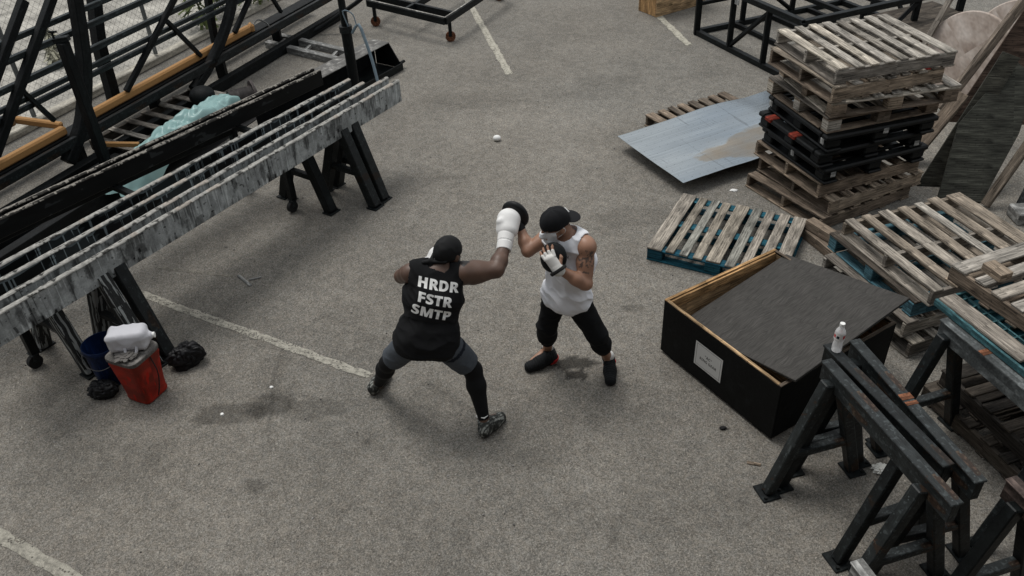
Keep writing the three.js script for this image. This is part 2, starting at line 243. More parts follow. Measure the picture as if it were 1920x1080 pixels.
// ---------------------------------------------------------------- long black truss leaning rails behind
{
  const base = T(0, 0, 0), b = v3(base), loc = (t, h, o = 0) => v3(T(t, h, o)).sub(b).toArray();
  const tr = thing('steel_truss', 'long black steel truss of parallel rails, diagonals and curved uprights before the fence', 'truss', base);
  for (const [h, t0, t1, o, w] of [[1.59, -3, 4.6, 0, 0.055], [1.41, -3, 4.6, 0, 0.06], [1.155, -3, 4.6, 0, 0.062], [0.98, -3, 4.6, 0.001, 0.052], [0.895, -3, 4.6, 0, 0.055]]) part(tr, 'rail', bar(loc(t0, h, o), loc(t1, h, o), w, w), M.rail);
  for (const [a, c, w] of [[[-0.07, 1.92], [-1.0, 1.06], 0.085], [[0.27, 1.85], [-1.05, 0.62], 0.085], [[2.25, 1.5], [0.8, 0.56], 0.06], [[4.3, 1.6], [2.85, 0.56], 0.06]]) part(tr, 'diagonal', bar(loc(a[0], a[1], -0.06), loc(c[0], c[1], -0.06), w, w), M.blackDull);
  for (const [a, c] of [[[-0.5, 1.13], [-0.26, 0.66]], [[1.71, 1.11], [2.12, 0.5]], [[3.55, 1.15], [3.9, 0.5]]]) part(tr, 'brace', bar(loc(a[0], a[1], -0.07), loc(c[0], c[1], -0.07), 0.05, 0.05), M.black);
  const up = (pts, w, o) => { const c = new THREE.CatmullRomCurve3(pts.map(q => v3(loc(q[0], q[1], o)))).getPoints(10), g = []; for (let i = 0; i < 10; i++) g.push(bar(c[i].toArray(), c[i + 1].clone().addScaledVector(c[i + 1].clone().sub(c[i]), 0.08).toArray(), w, w, FN.toArray(), 0.01)); return merge(g); };
  part(tr, 'curved_upright', up([[0.62, 2.45], [0.45, 1.75], [0.3, 1.15], [0.11, 0.72], [-0.06, 0.47], [-0.35, 0.22]], 0.125, -0.16), M.blackDull);
  part(tr, 'curved_upright', up([[3.1, 1.5], [2.84, 1.01], [2.57, 0.70], [2.10, 0.36], [1.75, 0.2]], 0.11, -0.16), M.blackDull);
  part(tr, 'upright', up([[1.12, 1.75], [1.06, 1.53], [0.92, 1.02], [0.89, 0.58], [0.86, 0.3]], 0.13, 0.28), M.blackDull);
  part(tr, 'upright', up([[2.98, 1.5], [2.87, 0.97], [2.81, 0.5], [2.8, 0.3]], 0.09, 0.28), M.blackDull);
  // heavy base rails
  part(tr, 'base_rail', bar(loc(-3.2, 0.36, 0.0), loc(5.2, 0.36, 0.0), 0.2, 0.16), M.blackDull);
  part(tr, 'base_rail', bar(loc(-3.2, 0.40, -0.19), loc(5.2, 0.40, -0.19), 0.05, 0.10), M.charcoal);
  part(tr, 'base_rail', bar(loc(-3.2, 0.2, 0.42), loc(5.2, 0.2, 0.42), 0.10, 0.12), M.blackDull);
  for (let t = -2.6; t < 5.2; t += 1.3) part(tr, 'foot', bar(loc(t, 0.001, 0.1), loc(t, 0.3, 0.1), 0.12, 0.12), M.blackDull);
  part(tr, 'base_rail', bar(loc(-3.2, 0.08, -0.21), loc(5.2, 0.08, -0.21), 0.10, 0.14), M.blackDull);
}
{ // black deck frames lying between the truss and the beams
  const base = T(-1.2, 0, -0.7), b = v3(base), loc = (t, h, o = 0) => v3(T(t, h, o)).sub(b).toArray();
  const d = thing('deck_frame', 'flat black steel deck frame on the ground before the truss at the left edge', 'frame', base);
  for (const o of [-0.34, -0.56, -0.78, -1.0]) part(d, 'beam', bar(loc(-3.4, 0.13, o), loc(0.0, 0.13, o), 0.11, 0.16), M.blackDull);
  for (const [o, w] of [[-0.45, 0.1], [-0.67, 0.1], [-0.89, 0.1]]) part(d, 'added_dark_plate', bar(loc(-3.4, 0.09, o), loc(0.0, 0.09, o), w, 0.008), M.blackDull);  // plates added to darken the ground showing between the deck beams
  for (const t of [-3.2, -2.2, -1.1, -0.15]) part(d, 'cross_beam', bar(loc(t, 0.024, -0.3), loc(t, 0.024, -1.04), 0.1, 0.045), M.blackDull);
  single('added_shade_mat', 'black mat added as shade in the gaps under the pale boarded pallet', 'mat', bar(T(-0.1, 0.006, -0.75), T(1.9, 0.006, -0.75), 0.95, 0.008, [0, 1, 0], 0.002), M.rubber);  // black sheet standing in for the shade under the pallet slats
}
{ // straight clamp post in front of the truss
  const base = T(-0.27, 0, -0.65), g = thing('clamp_post', 'straight black post with a clamp on top, standing before the curved truss upright', 'post', base);
  part(g, 'post', bar([0, 0.012, 0], [0.02, 1.62, 0.02], 0.1, 0.1, FN.toArray(), 0.006), M.blackDull);
  part(g, 'clamp', merge([bar([-0.06, 1.64, 0.02], [0.1, 1.66, 0.02], 0.07, 0.05), bar([-0.05, 1.64, 0.02], [-0.05, 1.74, 0.02], 0.02, 0.02), rod([-0.08, 1.73, 0.02], [0.0, 1.73, 0.02], 0.012)]), M.black);
  part(g, 'foot_plate', cbox(0.2, 0.012, 0.2).clone().translate(0, 0.006, 0), M.black);
}
{ // orange padded bars lying along the base rail
  const g = thing('orange_bar', 'long orange padded bar lying along the black truss base', 'bar', T(1.7, 0.44, 0.01)), b = v3(T(1.7, 0.44, 0.01)), loc = (t, h, o = 0) => v3(T(t, h, o)).sub(b).toArray();
  part(g, 'padding', bar(loc(0.2, 0.493, -0.02), loc(3.2, 0.493, -0.02), 0.09, 0.1, [0, 1, 0], 0.02), M.orange);
  part(g, 'torn_end', merge([bar(loc(3.2, 0.49, -0.02), loc(3.28, 0.48, -0.02), 0.11, 0.12, [0, 1, 0], 0.03), bar(loc(3.25, 0.5, 0.02), loc(3.33, 0.52, 0.05), 0.03, 0.03)]), M.orange);
  part(g, 'hook', tube([loc(3.28, 0.5, -0.02), loc(3.38, 0.56, -0.05), loc(3.46, 0.5, -0.12), loc(3.5, 0.42, -0.14)], 0.012, 6, 10), M.grey);
  const g2 = thing('orange_bracket', 'orange padded frame corner at the left picture edge, turned back on itself', 'bracket', T(-1, 0.44, 0)), b2 = v3(T(-1, 0.44, 0)), l2 = (t, h, o = 0) => v3(T(t, h, o)).sub(b2).toArray();
  part(g2, 'padding', bar(l2(-2.6, 0.493, -0.03), l2(-0.15, 0.493, -0.03), 0.095, 0.1, [0, 1, 0], 0.02), M.orange);
  part(g2, 'arm', bar(l2(-0.14, 0.53, 0.0), l2(-0.3, 0.6, 0.52), 0.07, 0.08, [0, 1, 0], 0.015), M.orange);
  part(g2, 'torn_end', merge([bar(l2(-0.3, 0.6, 0.52), l2(-0.52, 0.57, 0.54), 0.09, 0.1, [0, 1, 0], 0.03), bar(l2(-0.5, 0.57, 0.5), l2(-0.6, 0.5, 0.48), 0.05, 0.03), bar(l2(-0.5, 0.6, 0.56), l2(-0.58, 0.64, 0.6), 0.03, 0.02)]), plyWood);
  single('orange_strip', 'short orange bar end on the dark floor behind the painted beams', 'bar', bar(T(-0.02, 0.3, -0.34), T(0.18, 0.26, -0.72), 0.05, 0.05), M.orange);
}

// ---------------------------------------------------------------- painted beams on legs (long sawhorses) and short sawhorses
const dripGrey = dtex(1024, 128, (u, v) => {   // pale paint run down a dark steel face; v = 1 at the top edge
  const s = fbm(u * 40, v * 3, 301, 5), st = noise2(u * 210, v * 1.2, 305) * (0.55 + 0.6 * noise2(u * 17, v * 2, 306)), bl = fbm(u * 30, v * 1.6, 307, 5);
  let k = 0.60 + 0.30 * (s - 0.5); if (st > 0.62) k -= (st - 0.62) * 1.0; if (st < 0.14) k += 0.12; if (bl > 0.6) k -= Math.min(0.22, (bl - 0.6) * 2.2); if (noise2(u * 70, v * 9, 309) > 0.9) k -= 0.25; k += 0.08 * (noise2(u * 300, v * 30, 311) - 0.5);
  k = clamp(k, 0.1, 0.85); return [k, k * 1.01, k * 1.0];
}, 1 / 2.4, 1 / 0.24);
const dripDark = dtex(1024, 128, (u, v) => {
  const len = noise2(u * 90, 1, 321) ** 4 * 1.5, st = noise2(u * 420, 2, 323); let k = 0.11 + 0.1 * (fbm(u * 20, v * 3, 325, 4) - 0.3);
  if (1 - v < len && st > 0.6) k = 0.5 + 0.2 * st; if (fbm(u * 7, v * 2.5, 327, 4) > 0.62) k += 0.16; if (1 - v < 0.05 + 0.1 * noise2(u * 40, 3, 329)) k = 0.62;
  return [k * 0.97, k, k * 1.01];
}, 1 / 2.4, 1 / 0.24);
for (const t of [dripGrey, dripDark]) t.offset.set(0, 0.5);
const crustTex = dtex(1024, 64, (u, v) => { const a = fbm(u * 34, v * 3, 341, 4), b = noise2(u * 150, v * 4, 345), r = noise2(u * 18, 1, 347); let k = a + 0.15 * (b - 0.5) > 0.36 ? 0.76 + 0.2 * (b - 0.5) : 0.3 + 0.2 * b; return [k, k * (r > 0.85 ? 0.96 : 0.99), k * (r > 0.85 ? 0.92 : 0.97)]; }, 1 / 2.4, 12);
const crustThin = dtex(1024, 64, (u, v) => { const a = fbm(u * 24, v * 3, 351, 4), b = noise2(u * 150, v * 4, 355); let k = a + 0.25 * (b - 0.5) > 0.5 ? 0.6 + 0.25 * (b - 0.5) : 0.16 + 0.12 * b; return [k * 1.01, k * 0.985, k * 0.95]; }, 1 / 2.4, 12);
const faceBlack = mat([0.05, 0.056, 0.058], 0.55, { map: dtex(512, 64, (u, v) => { const a = fbm(u * 12, v * 2, 371, 4); return a > 0.66 ? 0.75 : 0.34 + 0.2 * (a - 0.4); }, 1 / 2.4, 1 / 0.24) }), faceGrey = mat([0.85, 0.88, 0.9], 0.6, { map: dripGrey }), faceDark = mat([0.42, 0.47, 0.49], 0.55, { map: dripDark }), crust = mat([0.60, 0.60, 0.58], 0.85, { map: crustTex, bumpMap: woodBump, bumpScale: 0.006 }), crustM2 = mat([0.6, 0.59, 0.56], 0.85, { map: crustThin });
const legDrip = mat([0.55, 0.58, 0.6], 0.6, { map: dtex(256, 256, (u, v) => { const k = (fbm(u * 3, v * 9 + 0.6 * noise2(u * 9, 2, 364), 361, 5) > 0.6) ? 0.72 : 0.17 + 0.1 * noise2(u * 60, v * 60, 365); return [k, k, k * 0.98]; }, 1.4, 5) });

function crustStrip(L, w, seed) {   // lumpy paint ridge along a flange top
  const N = Math.round(L / 0.03), pos = [], uv = [], idx = [], prof = [[-0.5, -0.35], [-0.5, 0.2], [-0.2, 0.6], [0.2, 0.6], [0.5, 0.2], [0.5, -0.35]];
  for (let i = 0; i <= N; i++) { const x = -L / 2 + L * i / N; for (let j = 0; j < 6; j++) { const k = 0.6 + 0.8 * fbm(x * 11, j * 1.7, seed, 3); pos.push(x, prof[j][1] * 0.016 * k, prof[j][0] * w * (0.75 + 0.7 * fbm(x * 6, j * 2.3, seed + 1, 3))); uv.push(x, prof[j][0] * w); if (i < N && j < 5) { const a = i * 6 + j; idx.push(a, a + 1, a + 6, a + 1, a + 7, a + 6); } } }
  const g = new THREE.BufferGeometry(); g.setAttribute('position', new THREE.Float32BufferAttribute(pos, 3)); g.setAttribute('uv', new THREE.Float32BufferAttribute(uv, 2)); g.setIndex(idx); g.computeVertexNormals(); return g;
}
function legFrame(g, x, H, spread, lm, wleg = 0.075, ft = true, braceY = 0.36, braceM = lm) {
  for (const s of [-1, 1]) {
    part(g, 'leg', bar([x, 0.014, s * spread / 2], [x, H - 0.06, s * 0.045], wleg, wleg, [1, 0, 0], 0.007, s + x), lm);
    if (ft) { const f = part(g, 'foot_plate', cbox(0.15, 0.014, 0.13).clone().translate(x, 0.007, s * (spread / 2 + 0.005)), M.black); part(f, 'bolt', rod([x + 0.05, 0.012, s * (spread / 2 + 0.045)], [x + 0.05, 0.03, s * (spread / 2 + 0.045)], 0.012, 6), M.charcoal); }
  }
  const k = spread / 2 + (0.045 - spread / 2) * braceY / (H - 0.06);
  part(g, 'cross_brace', bar([x, braceY, -k + 0.02], [x, braceY, k - 0.02], 0.06, 0.06, [0, 1, 0], 0.005), braceM);
}
function longBeam(name, label, cat, pos, turn, L, gap, faceM, crM, legs, H = 1.0, bh = 0.24, group) {
  const g = thing(name, label, cat, pos, turn, group), y = H - bh / 2;
  for (const s of [-1, 1]) { const f = partAt(g, 'flange', cbox(L, bh, 0.026, 0.005, 0), faceM, [0, y, s * gap / 2]); partAt(f, 'paint_crust', crustStrip(L - 0.02, 0.042, 400 + s + L * 3), crM, [0, bh / 2, 0]); }
  partAt(g, 'web', cbox(L - 0.01, 0.02, gap - 0.028), M.black, [0, y - 0.03, 0]);
  for (const [x, lm, sp] of legs) legFrame(g, x, H - bh + 0.12, sp, lm, 0.105);
  return g;
}
longBeam('painted_beam', 'front paint crusted steel beam on splayed legs, grey streaked face towards the boxers', 'steel beam', [-2.456, 0, -6.659], 0.985, 4.7, 0.15, faceGrey, crust, [[1.42, M.charcoal, 0.68], [1.58, M.charcoal, 0.64], [-1.42, legDrip, 0.68], [-1.27, M.charcoal, 0.64]], 1.0, 0.24, 'paint crusted beams');
longBeam('painted_beam', 'middle paint dripped steel beam with wide trough, right behind the front grey beam', 'steel beam', [-2.795, 0, -6.80], 0.965, 4.4, 0.2, faceDark, crust, [[1.2, M.black, 0.66], [-1.66, legDrip, 0.66]], 1.0, 0.24, 'paint crusted beams');
longBeam('painted_beam', 'rear dark steel beam with white chipped edges, lying nearest the black truss', 'steel beam', [-3.367, 0.01, -7.22], 0.912, 4.4, 0.11, faceBlack, crustM2, [], 1.0, 0.165, 'paint crusted beams');
function caster(parent, x, z, top, r = 0.06, m = M.rubber) {
  const c = part(parent, 'caster', merge([bar([x, top - 0.005, z], [x, top, z], 0.09, 0.09), bar([x - 0.025, r, z - 0.028], [x, top, z - 0.028], 0.006, 0.05, [1, 0, 0]), bar([x - 0.025, r, z + 0.028], [x, top, z + 0.028], 0.006, 0.05, [1, 0, 0])]), M.charcoal);
  const w = new THREE.CylinderGeometry(r, r, 0.04, 18); w.rotateX(Math.PI / 2); w.translate(x - 0.025, r, z); part(c, 'wheel', w, m);
}
{
  const g = thing('wheeled_rack', 'black steel rack on casters under the rear painted beam', 'rack', [-3.38, 0, -6.74], 0.927);
  for (const x of [-1.43, 1.43]) for (const z of [-0.37, 0.37]) { part(g, 'post', bar([x, 0.14, z], [x, 0.765, z], 0.07, 0.07, [1, 0, 0]), M.black); caster(g, x, z, 0.14, 0.06); }
  for (const z of [-0.37, 0.37]) for (const y of [0.735]) part(g, 'rail', bar([-1.47, y + 0.06, z], [1.47, y, z], 0.06, 0.06), M.black);
  for (const x of [-1.43, 0, 1.43]) part(g, 'cross_rail', bar([x, 0.795, -0.34], [x, 0.795, 0.34], 0.06, 0.05), M.black);
}
// short sawhorses on the right
function sawhorse(label, A, B, H, spread, topM, legM, opt = {}) {
  const dx = B[0] - A[0], dz = B[1] - A[1], L = Math.hypot(dx, dz), th = Math.atan2(-dz, dx);
  const g = thing('sawhorse', label, 'sawhorse', [(A[0] + B[0]) / 2, 0, (A[1] + B[1]) / 2], th, 'black steel sawhorses');
  const bm = part(g, 'beam', merge([cbox(L, 0.016, 0.075, 0.004).clone().translate(0, H - 0.008, 0), cbox(L - 0.004, 0.13, 0.05, 0.004).clone().translate(0, H - 0.081, 0)]), topM);
  for (const r of opt.rust || []) part(bm, 'rust_patch', cbox(r[1], 0.003, 0.077, 0.001).clone().translate(r[0], H + 0.0012, 0), M.rust);
  for (const x of opt.legs || [-L / 2 + 0.12, L / 2 - 0.2]) legFrame(g, x, H - 0.02, spread, legM, 0.075, true, 0.34, M.slate);
  return g;
}
sawhorse('black sawhorse nearest the boxers, front one of the three side by side', [1.92, -3.88], [2.22, -2.74], 1.0, 0.64, M.slate, M.slate);
sawhorse('black sawhorse with the water bottle on its end, middle of the three side by side', [1.975, -4.02], [2.285, -2.99], 1.006, 0.6, M.charcoal, M.charcoal, { legs: [-0.34, 0.3] });
sawhorse('black sawhorse with an orange rust patch on top, rear of the three side by side', [2.16, -4.06], [2.41, -2.88], 0.994, 0.66, M.slate, M.charcoal, { rust: [[-0.06, 0.05], [-0.005, 0.03]] });
sawhorse('grey topped sawhorse under the wooden pallet and turquoise tray at the right edge', [2.80, -4.22], [3.13, -3.1], 1.0, 0.6, steel([0.24, 0.26, 0.26], 0.5), M.charcoal, { rust: [[-0.22, 0.05]], legs: [-0.5, 0.42] });
sawhorse('black sawhorse under the outer side of the weathered pallet at the right edge', [3.72, -4.72], [4.05, -3.62], 1.068, 0.6, M.charcoal, M.black);
sawhorse('rust topped sawhorse cut by the bottom right corner of the picture', [2.57, -2.90], [2.86, -1.85], 1.0, 0.62, steel([0.16, 0.12, 0.105], 0.7), M.black);
sawhorse('low grey ended sawhorse at the bottom picture edge under the front three', [1.72, -2.64], [2.02, -1.6], 0.72, 0.55, M.grey, M.black);

// ---------------------------------------------------------------- clutter between beams and truss
{ // black trough by the pole
  const a = [-1.42, -11.45], th = 0.985, g = thing('steel_trough', 'open black steel trough with grey top plate lying beyond the beam ends', 'trough', [-2.2, 0, -10.5], th);
  part(g, 'top_plate', cbox(2.3, 0.012, 0.3).clone().translate(0, 0.36, -0.1), steel([0.36, 0.35, 0.33], 0.6));
  part(g, 'back_plate', cbox(2.29, 0.34, 0.012).clone().translate(0, 0.185, -0.24), M.blackDull);
  part(g, 'bottom_plate', cbox(2.3, 0.012, 0.5).clone().translate(0, 0.012, 0.0), M.black);
  part(g, 'front_lip', cbox(2.3, 0.09, 0.012).clone().translate(0, 0.065, 0.245), M.black);
  part(g, 'end_plate', slab([[1.15, 0.02, 0.24], [1.15, 0.02, -0.23], [1.15, 0.35, -0.23], [1.15, 0.35, 0.03]], 0.012), M.blackDull);
  part(g, 'end_pin', rod([1.15, 0.09, 0.2], [1.24, 0.09, 0.2], 0.022, 8), M.black);
}
{ const g = thing('upright_pole', 'tall black pole with a collar standing behind the beam ends', 'pole', [-1.9, 0, -10.4]);
  part(g, 'pole', rod([0, 0.95, 0], [0, 3.6, 0], 0.045, 14), M.black); part(g, 'lower_sleeve', rod([0, 0.012, 0], [0, 0.95, 0], 0.065, 14), M.blackDull); part(g, 'collar', rod([0, 0.9, 0], [0, 0.98, 0], 0.08, 14), M.charcoal);
  part(g, 'base_plate', cbox(0.3, 0.012, 0.3).clone().translate(0, 0.006, 0), M.black); }
single('grey_strap', 'pale grey strap hanging from the black pole collar', 'strap', merge([tube([[-1.82, 0.9, -10.36], [-1.72, 1.02, -10.3], [-1.66, 0.86, -10.25], [-1.6, 0.6, -10.2], [-1.55, 0.3, -10.12]], 0.02, 6, 16), tube([[-1.86, 0.98, -10.36], [-1.88, 1.2, -10.3], [-1.78, 1.16, -10.3], [-1.74, 1.0, -10.3]], 0.008, 6, 14)]), M.strap);
{ const g = thing('grey_ladder', 'pair of grey metal rails lying on the asphalt beside the trough', 'ladder', [-2.8, 0, -12.3]);
  const a = [-3.42, -12.8], b = [-2.18, -11.92];
  for (const o of [0, 0.32]) part(g, 'rail', bar([a[0] + 2.8 - o * 0.2, 0.05, a[1] + 12.3 + o], [b[0] + 2.8 - o * 0.2, 0.05, b[1] + 12.3 + o], 0.1, 0.09), M.grey);
  for (const t of [0.15, 0.5, 0.85]) part(g, 'rung', bar([lerp(a[0], b[0], t) + 2.8, 0.05, lerp(a[1], b[1], t) + 12.34], [lerp(a[0], b[0], t) + 2.74, 0.05, lerp(a[1], b[1], t) + 12.58], 0.05, 0.04), M.grey); }
{ // wheeled platform frame at the top
  const g = thing('platform_cart', 'flat black angle iron cart on casters at the top picture edge', 'cart', [-1.2, 0, -13.1]);
  const A = [-0.86, 0.36, 1.07], B = [0.46, 0.36, 0.79], C = [1.0, 0.36, -0.6], D = [-0.5, 0.36, -0.6], E2 = (p, q, n, w = 0.06) => part(g, n, bar(p, q, w, 0.1), M.black);
  const p0 = [-0.82, 0.34, -0.14], p1 = [0.42, 0.34, 0.87], p2 = [1.35, 0.34, -0.9], p3 = [0.1, 0.34, -1.9];
  E2(p0, p1, 'edge_rail'); E2(p1, p2, 'edge_rail'); E2(p2, p3, 'edge_rail'); E2(p3, p0, 'edge_rail');
  const mid = (p, q, t) => p.map((v, i) => lerp(v, q[i], t));
  E2(mid(p0, p1, 0.5), mid(p3, p2, 0.5), 'cross_rail', 0.05); E2(mid(p0, p3, 0.14), mid(p1, p2, 0.14), 'cross_rail', 0.05);
  const lipM = M.pale; for (const [p, q] of [[p0, p1], [p1, p2]]) part(g, 'worn_edge', bar(p.map((v, i) => i === 1 ? 0.396 : v), q.map((v, i) => i === 1 ? 0.396 : v), 0.02, 0.012), lipM);
  for (const q of [mid(p0, p1, 0.08), mid(p1, p2, 0.06), mid(p2, p3, 0.1), mid(p3, p0, 0.1)]) { const w = new THREE.CylinderGeometry(0.075, 0.075, 0.05, 16); w.rotateX(Math.PI / 2); w.translate(q[0], 0.075, q[2]); const c = part(g, 'caster_stem', bar([q[0], 0.08, q[2]], [q[0], 0.3, q[2]], 0.07, 0.05), M.black); part(c, 'wheel', w, M.rust); }
}
single('bent_pipe', 'thin black pipe curving over the asphalt behind the pole', 'pipe', tube([[-3.2, 0.06, -12.6], [-2.76, 0.1, -12.9], [-2.39, 0.3, -12.93], [-1.95, 0.6, -12.9], [-1.6, 1.1, -12.9]], 0.035, 8, 24), M.black);
{ // low dark machine parts behind the rear beam
  const g = thing('gear_motor', 'dark round gear motor lying behind the rear painted beam', 'motor', [-3.3, 0, -10.2]);
  const c = new THREE.CylinderGeometry(0.15, 0.15, 0.34, 24); c.rotateZ(Math.PI / 2); c.rotateY(0.5); c.translate(0, 0.165, 0); part(g, 'drum', c, steel([0.07, 0.06, 0.058], 0.6));
  part(g, 'flange', (() => { const q = new THREE.CylinderGeometry(0.19, 0.19, 0.03, 24); q.rotateZ(Math.PI / 2); q.rotateY(0.5); q.translate(0.12, 0.19, -0.066); return q; })(), steel([0.2, 0.17, 0.165], 0.7));
  part(g, 'bracket', merge([bar([-0.35, 0.03, 0.1], [0.25, 0.03, 0.05], 0.12, 0.06), bar([-0.32, 0.06, 0.09], [-0.32, 0.24, 0.09], 0.06, 0.06)]), M.black);
  single('black_sack', 'crumpled black sack beside the teal plastic behind the beams', 'sack', new THREE.IcosahedronGeometry(0.16, 3).scale(1, 0.75, 1), M.blackDull, [-3.78, 0.28, -10.12]);
}
// lumpy plastic: displaced sphere resting on the ground
function lump(rx, ry, rz, seed, amp, det = 5, fr = 3) {
  const g = new THREE.IcosahedronGeometry(1, det), p = g.attributes.position; g.deleteAttribute('uv');
  for (let i = 0; i < p.count; i++) { let x = p.getX(i), y = p.getY(i), z = p.getZ(i); const r1 = Math.abs(noise3(x * fr, y * fr, z * fr, seed) - 0.5) * 2, r2 = Math.abs(noise3(x * fr * 2.3, y * fr * 2.3, z * fr * 2.3, seed + 1) - 0.5) * 2, k = 1 - amp * (1 - r1) * 0.7 - amp * 0.4 * (1 - r2) + amp * 0.3; y = Math.max(y * k, -0.55); p.setXYZ(i, x * k * rx, (y + 0.55) * ry, z * k * rz); }
  g.computeVertexNormals(); return g;
}
{ const nu = 44, nv = 110, pos = [], idx = [], crease = (x, y, sd) => Math.abs(noise2(x, y, sd) - 0.5) * 2;
  for (let j = 0; j <= nv; j++) for (let i = 0; i <= nu; i++) {
    const u = i / nu - 0.5, v = j / nv - 0.5, w = 0.44 + 0.22 * (noise2(v * 5, 2, 501) - 0.5), env = Math.max(0, 1 - (2 * u) ** 4) * Math.max(0, 1 - (2 * v) ** 6);
    const x = u * w + 0.12 * (noise2(v * 6, 7, 502) - 0.5), z = v * 2.5 + 0.08 * (noise2(u * 5, 3, 503) - 0.5);
    const y = 0.01 + env * (0.10 + 0.16 * noise2(x * 3.1 + 4, z * 1.9, 504) + 0.13 * crease(x * 5 + z * 2, z * 3.2, 505) + 0.06 * crease(x * 12 - z * 4, z * 8 + x * 5, 506) ) + 0.012 * crease(x * 9, z * 7, 508);
    pos.push(x, y, z); if (i < nu && j < nv) { const q = j * (nu + 1) + i; idx.push(q, q + nu + 1, q + 1, q + 1, q + nu + 1, q + nu + 2); } }
  const tg = new THREE.BufferGeometry(); tg.setAttribute('position', new THREE.Float32BufferAttribute(pos, 3)); tg.setIndex(idx); tg.computeVertexNormals(); const tn = tg;
  const o = single('teal_plastic', 'translucent teal plastic sheeting crumpled under the painted beams', 'plastic sheet', tn, mat([0.24, 0.385, 0.375], 0.35, { side: THREE.DoubleSide, specularIntensity: 0.8 }), [-3.74, 0.165, -9.05]); o.rotation.y = -0.3;
  const b = single('trash_bag', 'black plastic trash bag right of the red can', 'trash bag', lump(0.18, 0.15, 0.11, 511, 0.42, 16, 1.7), mat([0.009, 0.009, 0.010], 0.42), [-2.68, 0, -5.3]); b.rotation.y = 0.5;
  const c = single('trash_bag', 'black plastic trash bag in front of the blue bucket', 'trash bag', lump(0.14, 0.1, 0.1, 521, 0.42, 16, 1.7), mat([0.009, 0.009, 0.010], 0.42), [-3.26, 0, -4.97]);
}
// red can, jug, bucket
const jugParts = [];
{
  const redT = dtex(256, 256, (u, v) => { const d = fbm(u * 5, v * 5, 531, 5); const sc = noise2(u * 40, v * 7, 533) > 0.86; let k = 0.8 + 0.5 * (d - 0.5); const dirt = sm(clamp((fbm(u * 4, v * 4, 537, 5) - 0.52) * 6)); const c = [k, k * 0.95, k * 0.95]; return sc ? [0.95, 0.62, 0.5] : c.map((q, i) => lerp(q, [0.6, 1.0, 1.0][i] * 0.7, dirt * 0.4)); }, 2, 2);
  const red = mat([0.42, 0.036, 0.02], 0.55, { map: redT }), grime = mat([0.33, 0.31, 0.29], 0.8, { map: scuff });
  const g = thing('red_can', 'scuffed square red can with grey lid standing by the beam legs', 'can', [-2.915, 0, -4.965], -0.42);
  const NR = 48, ring = Array.from({ length: NR }, (_, i) => { const a = i / NR * Math.PI * 2, c = Math.cos(a), q = Math.sin(a), e = 0.36; return [Math.sign(c) * Math.abs(c) ** e, Math.sign(q) * Math.abs(q) ** e]; });
  const pos = [], uv = [], idx = [], lev = [[0.003, 0.104], [0.012, 0.116], [0.03, 0.12], [0.05, 0.117], [0.12, 0.121], [0.2, 0.128], [0.3, 0.138], [0.36, 0.143], [0.38, 0.148], [0.40, 0.146], [0.425, 0.146]];
  lev.forEach(([y, r], i) => ring.concat([ring[0]]).forEach(([x, z], jj) => { const dn = 1 + 0.07 * (noise3(x * 1.6 + 3, y * 7, z * 1.6, 535) - 0.5); pos.push(x * r * dn, y, z * r * dn); uv.push(jj / NR * 1.1, y); if (i < lev.length - 1 && jj < NR) { const a = i * (NR + 1) + jj; idx.push(a, a + NR + 1, a + 1, a + 1, a + NR + 1, a + NR + 2); } }));
  const bg = new THREE.BufferGeometry(); bg.setAttribute('position', new THREE.Float32BufferAttribute(pos, 3)); bg.setAttribute('uv', new THREE.Float32BufferAttribute(uv, 2)); bg.setIndex(idx); bg.computeVertexNormals();
  part(g, 'body', bg, red); part(g, 'lid', new THREE.ExtrudeGeometry(new THREE.Shape(ring.map(([x, z]) => new THREE.Vector2(x * 0.148, z * 0.148))), { depth: 0.022, bevelEnabled: true, bevelThickness: 0.006, bevelSize: 0.006, bevelSegments: 2 }).rotateX(-Math.PI / 2).translate(0, 0.42, 0), grime); part(g, 'drip', lump(0.1, 0.03, 0.12, 541, 0.5, 8, 3).translate(0.02, 0.45, 0.06), grime);
    part(g, 'handle', tube([[0.152, 0.41, -0.02], [0.2, 0.3, 0.0], [0.185, 0.16, 0.02], [0.15, 0.06, 0.03]], 0.005, 6, 14), M.charcoal);
  const j = thing('white_jug', 'white translucent plastic jug lying on top of the red can', 'jug', [-2.91, 0.455, -5.0], 0.14);
  const jm = mat([0.52, 0.52, 0.55], 0.5); jugParts.push([j, jm]);
  const b = thing('blue_bucket', 'dark blue plastic bucket with wire handle beside the red can', 'bucket', [-3.25, 0, -5.17]);
  const bp = [[0.0, 0.006], [0.118, 0.006], [0.122, 0.012], [0.142, 0.33], [0.152, 0.332], [0.152, 0.348], [0.146, 0.352], [0.146, 0.37], [0.139, 0.37], [0.117, 0.014], [0, 0.014]].map(q => new THREE.Vector2(...q));
  part(b, 'body', new THREE.LatheGeometry(bp, 36), mat([0.012, 0.04, 0.15], 0.45, { map: scuff })); part(b, 'handle', tube([[-0.15, 0.34, 0.02], [-0.12, 0.26, 0.12], [0, 0.22, 0.165], [0.12, 0.26, 0.12], [0.15, 0.34, 0.02]], 0.003, 6, 24), M.grey);
}

